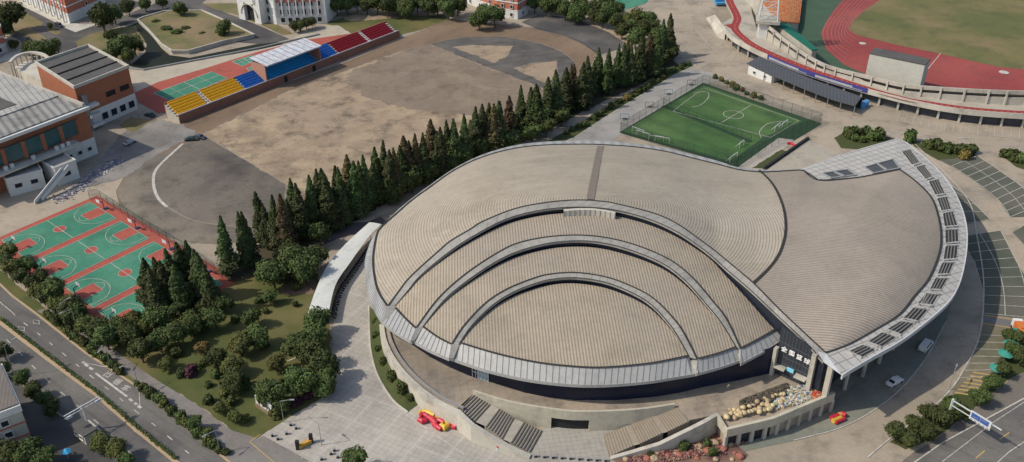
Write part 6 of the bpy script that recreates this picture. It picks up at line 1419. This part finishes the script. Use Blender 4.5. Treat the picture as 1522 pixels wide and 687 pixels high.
# street lamps and masts
def lamp(px, h, ang, label, arm=2.2):
    p = G(*px); r_ = empty('street_lamp', p, label, 'street lamp', 'street lamps'); d_ = Vector((math.cos(ang), math.sin(ang), 0)); mb = MB(); mb.cyl(p, .09, 0, h, 8, .05); mb.build('pole', M_steel, r_)
    mb = MB(); mb.bar(p + Vector((0,0,h)), p + d_*arm + Vector((0,0,h+.4)), .1); mb.build('arm', M_steel, r_)
    mb = MB(); mb.box(p + d_*(arm+.3), d_, .5, .16, h+.3, h+.48); mb.build('lamp_head', M_steel, r_)
ra = math.atan2((G(57,469)-G(18,440)).y, (G(57,469)-G(18,440)).x) - math.pi/2
lamp((118,500), 8, ra, 'tall street lamp on the kerb near the basketball court corner'); lamp((206,575), 7, ra, 'street lamp on the kerb at the end of the road lettering'); lamp((165,545), 6, ra+.5, 'short street lamp beside the kerb lettering')
lamp((22,560), 9, ra+math.pi, 'street lamp on the lower verge left of the roadside building'); lamp((327,672), 6, ra, 'street lamp at the lower end of the kerb hedge')
lamp((422,628), 6, 0, 'lamp post at the plaza corner by the park sign'); lamp((478,662), 6, 2.5, 'lamp post beside the yellow barrier on the plaza'); lamp((100,492), 8, ra+math.pi, 'street lamp with twin neighbour above the road arrow diamonds')
lamp((1410,580), 5, 1.0, 'short lamp post at the hatched bays'); 
p = G(133,640); r_ = empty('traffic_mast', p, 'white lattice traffic mast over the lower road', 'mast'); mb = MB(); mb.bar(p, p + Vector((0,0,7)), .3); mb.build('post', M_metalw, r_)
dr = (G(189,590)-G(142,555)).normalized(); dn = Vector((-dr.y, dr.x, 0)); mb = MB(); a_ = p + Vector((0,0,6.8)); mb.bar(a_ - dn*4, a_ + dn*4, .18); mb.bar(a_ - dn*4 + Vector((0,0,-.7)), a_ + dn*4 + Vector((0,0,-.7)), .12)
for k in range(8): mb.bar(a_ - dn*4 + dn*k, a_ - dn*3.5 + dn*k + Vector((0,0,-.7)), .09)
mb.build('lattice_arm', M_metalw, r_); mb = MB(); mb.box(a_ + dn*3.5, dn, .6, .15, 5.6, 6.2); mb.box(a_ - dn*3, dn, .6, .15, 5.6, 6.2); mb.build('camera_box', M_metalw, r_)
# gatehouse clutter bottom-left
p = G(128,650); r_ = empty('gate_kiosk', p, 'small pale guard kiosk with dark roof beside the lower road', 'kiosk'); mb = MB(); mb.box(p, dr, 2.4, 1.2, 0, 2.6); mb.build('wall', M_concl, r_); mb = MB(); mb.box(p, dr, 2.8, 1.5, 2.6, 2.9); mb.build('roof', M_dkroof, r_)
windows(r_, p - dr*2.4 - dn*1.2, p + dr*2.4 - dn*1.2, [1.0], 2, 1.2, 1.0)
p = G(102,682); r_ = empty('water_tank', p, 'small bright blue parasol at the bottom edge near the roadside building', 'parasol'); mb = MB(); mb.bar(p, p+Vector((0,0,2.1)), .08); mb.build('pole', M_steel, r_); mb = MB(); mb.cyl(p, 1.0, 2.0, 2.7, 8, .15); mb.build('cover', mat('sky_blue_cloth', (.08,.45,.75), (.06,.4,.7), 1), r_)
# yellow barrier gate
p = G(452,664); r_ = empty('barrier_gate', p, 'yellow lifting barrier frame on the plaza corner', 'barrier'); e1, e2 = G(443,668), G(463,658)
mb = MB(); mb.bar(e1 + Vector((0,0,.6)), e2 + Vector((0,0,.6)), .8); mb.build('arm', mat('barrier_yellow', (.60,.34,.06), (.5,.28,.06), 1), r_)
for e in (e1, e2): mb = MB(); mb.box(e, (1,0), .35, .35, 0, 2.4); mb.build('cabinet', M_dark, r_)
bls = [(432,633),(440,638),(426,646),(405,649),(413,654),(492,676),(502,681),(497,671),(478,684)]
def make_bollard():
    r_ = empty('bollard', (0,0,0), 'x', 'bollard', 'dark bollards on the plaza'); mb = MB(); mb.cyl((0,0), .28, 0, .7, 10); child('post', me_of('post', mb.v, mb.f, M_dark), r_); mb = MB(); mb.cyl((0,0), .32, .7, .85, 10); child('cap', me_of('cap', mb.v, mb.f, M_steel), r_); return r_
src = make_bollard()
for i, (x, y) in enumerate(bls): o = src if i == 0 else copy_tree(src); o.location = G(x, y); o['label'] = 'short dark bollard, %s from the left around the yellow barrier' % ORD[sorted(bls).index((x, y))]
for i in range(9):
    x, y = 796 + 13*i, 680 + .8*i; o = copy_tree(src); o.location = G(x, y); o['label'] = 'short dark bollard, %s from the left in front of the podium stage' % ORD[i]; o['group'] = 'bollards before the podium stage'
# fitness frames on the walkway, posts
for i, (x, y, lab) in enumerate([(993,141,'blue outdoor exercise frame at the middle of the walkway'),(928,178,'teal outdoor exercise frame at the arena end of the walkway'),(965,160,'dark outdoor exercise frame between the blue and teal ones'),(1027,127,'dark outdoor exercise frame nearest the pitch corner')]):
    p = G(x, y); r_ = empty('exercise_frame', p, lab, 'exercise frame', 'exercise frames on the walkway'); mb = MB()
    for sx in (-1.5, 1.5): mb.bar(p + Vector((sx, 0, 0)), p + Vector((sx, 0, 2.2)), .12)
    mb.bar(p + Vector((-1.5, 0, 2.2)), p + Vector((1.5, 0, 2.2)), .12); mb.build('upright_frame', mat('play_blue', (.05,.18,.32), (.05,.2,.3), 1) if i < 2 else M_dark, r_)
    mb = MB(); mb.box(p + Vector((0, -.3, 0)), (1, .3), .9, .3, .5, .65); mb.build('seat', M_dark, r_)
# purple-grey rubbish strip near the hall
rng = random.Random(9); mb = MB(); tp_ = resample([G(*p) for p in [(85,298),(105,287),(120,278),(140,262),(165,246),(178,238)]], 60)
for p in tp_:
    for k in range(9): c = p + Vector((rng.gauss(0,1.3), rng.gauss(0,1.0), 0)); mb.box(c, (rng.uniform(-1,1), rng.uniform(-1,1)), rng.uniform(.1,.3), rng.uniform(.1,.25), .05, rng.uniform(.1,.35), rng.choice([0,0,0,2,2,1]))
tag(mb.build('rubble_strip', [mat('rub_a', (.24,.23,.28), (.20,.19,.24), 1), mat('rub_b', (.6,.58,.6), (.5,.5,.5), 1), mat('rub_c', (.14,.14,.2), (.12,.12,.16), 1)]), 'strip of grey-violet rubble between the white annex and the yard', 'rubble', kind='stuff')
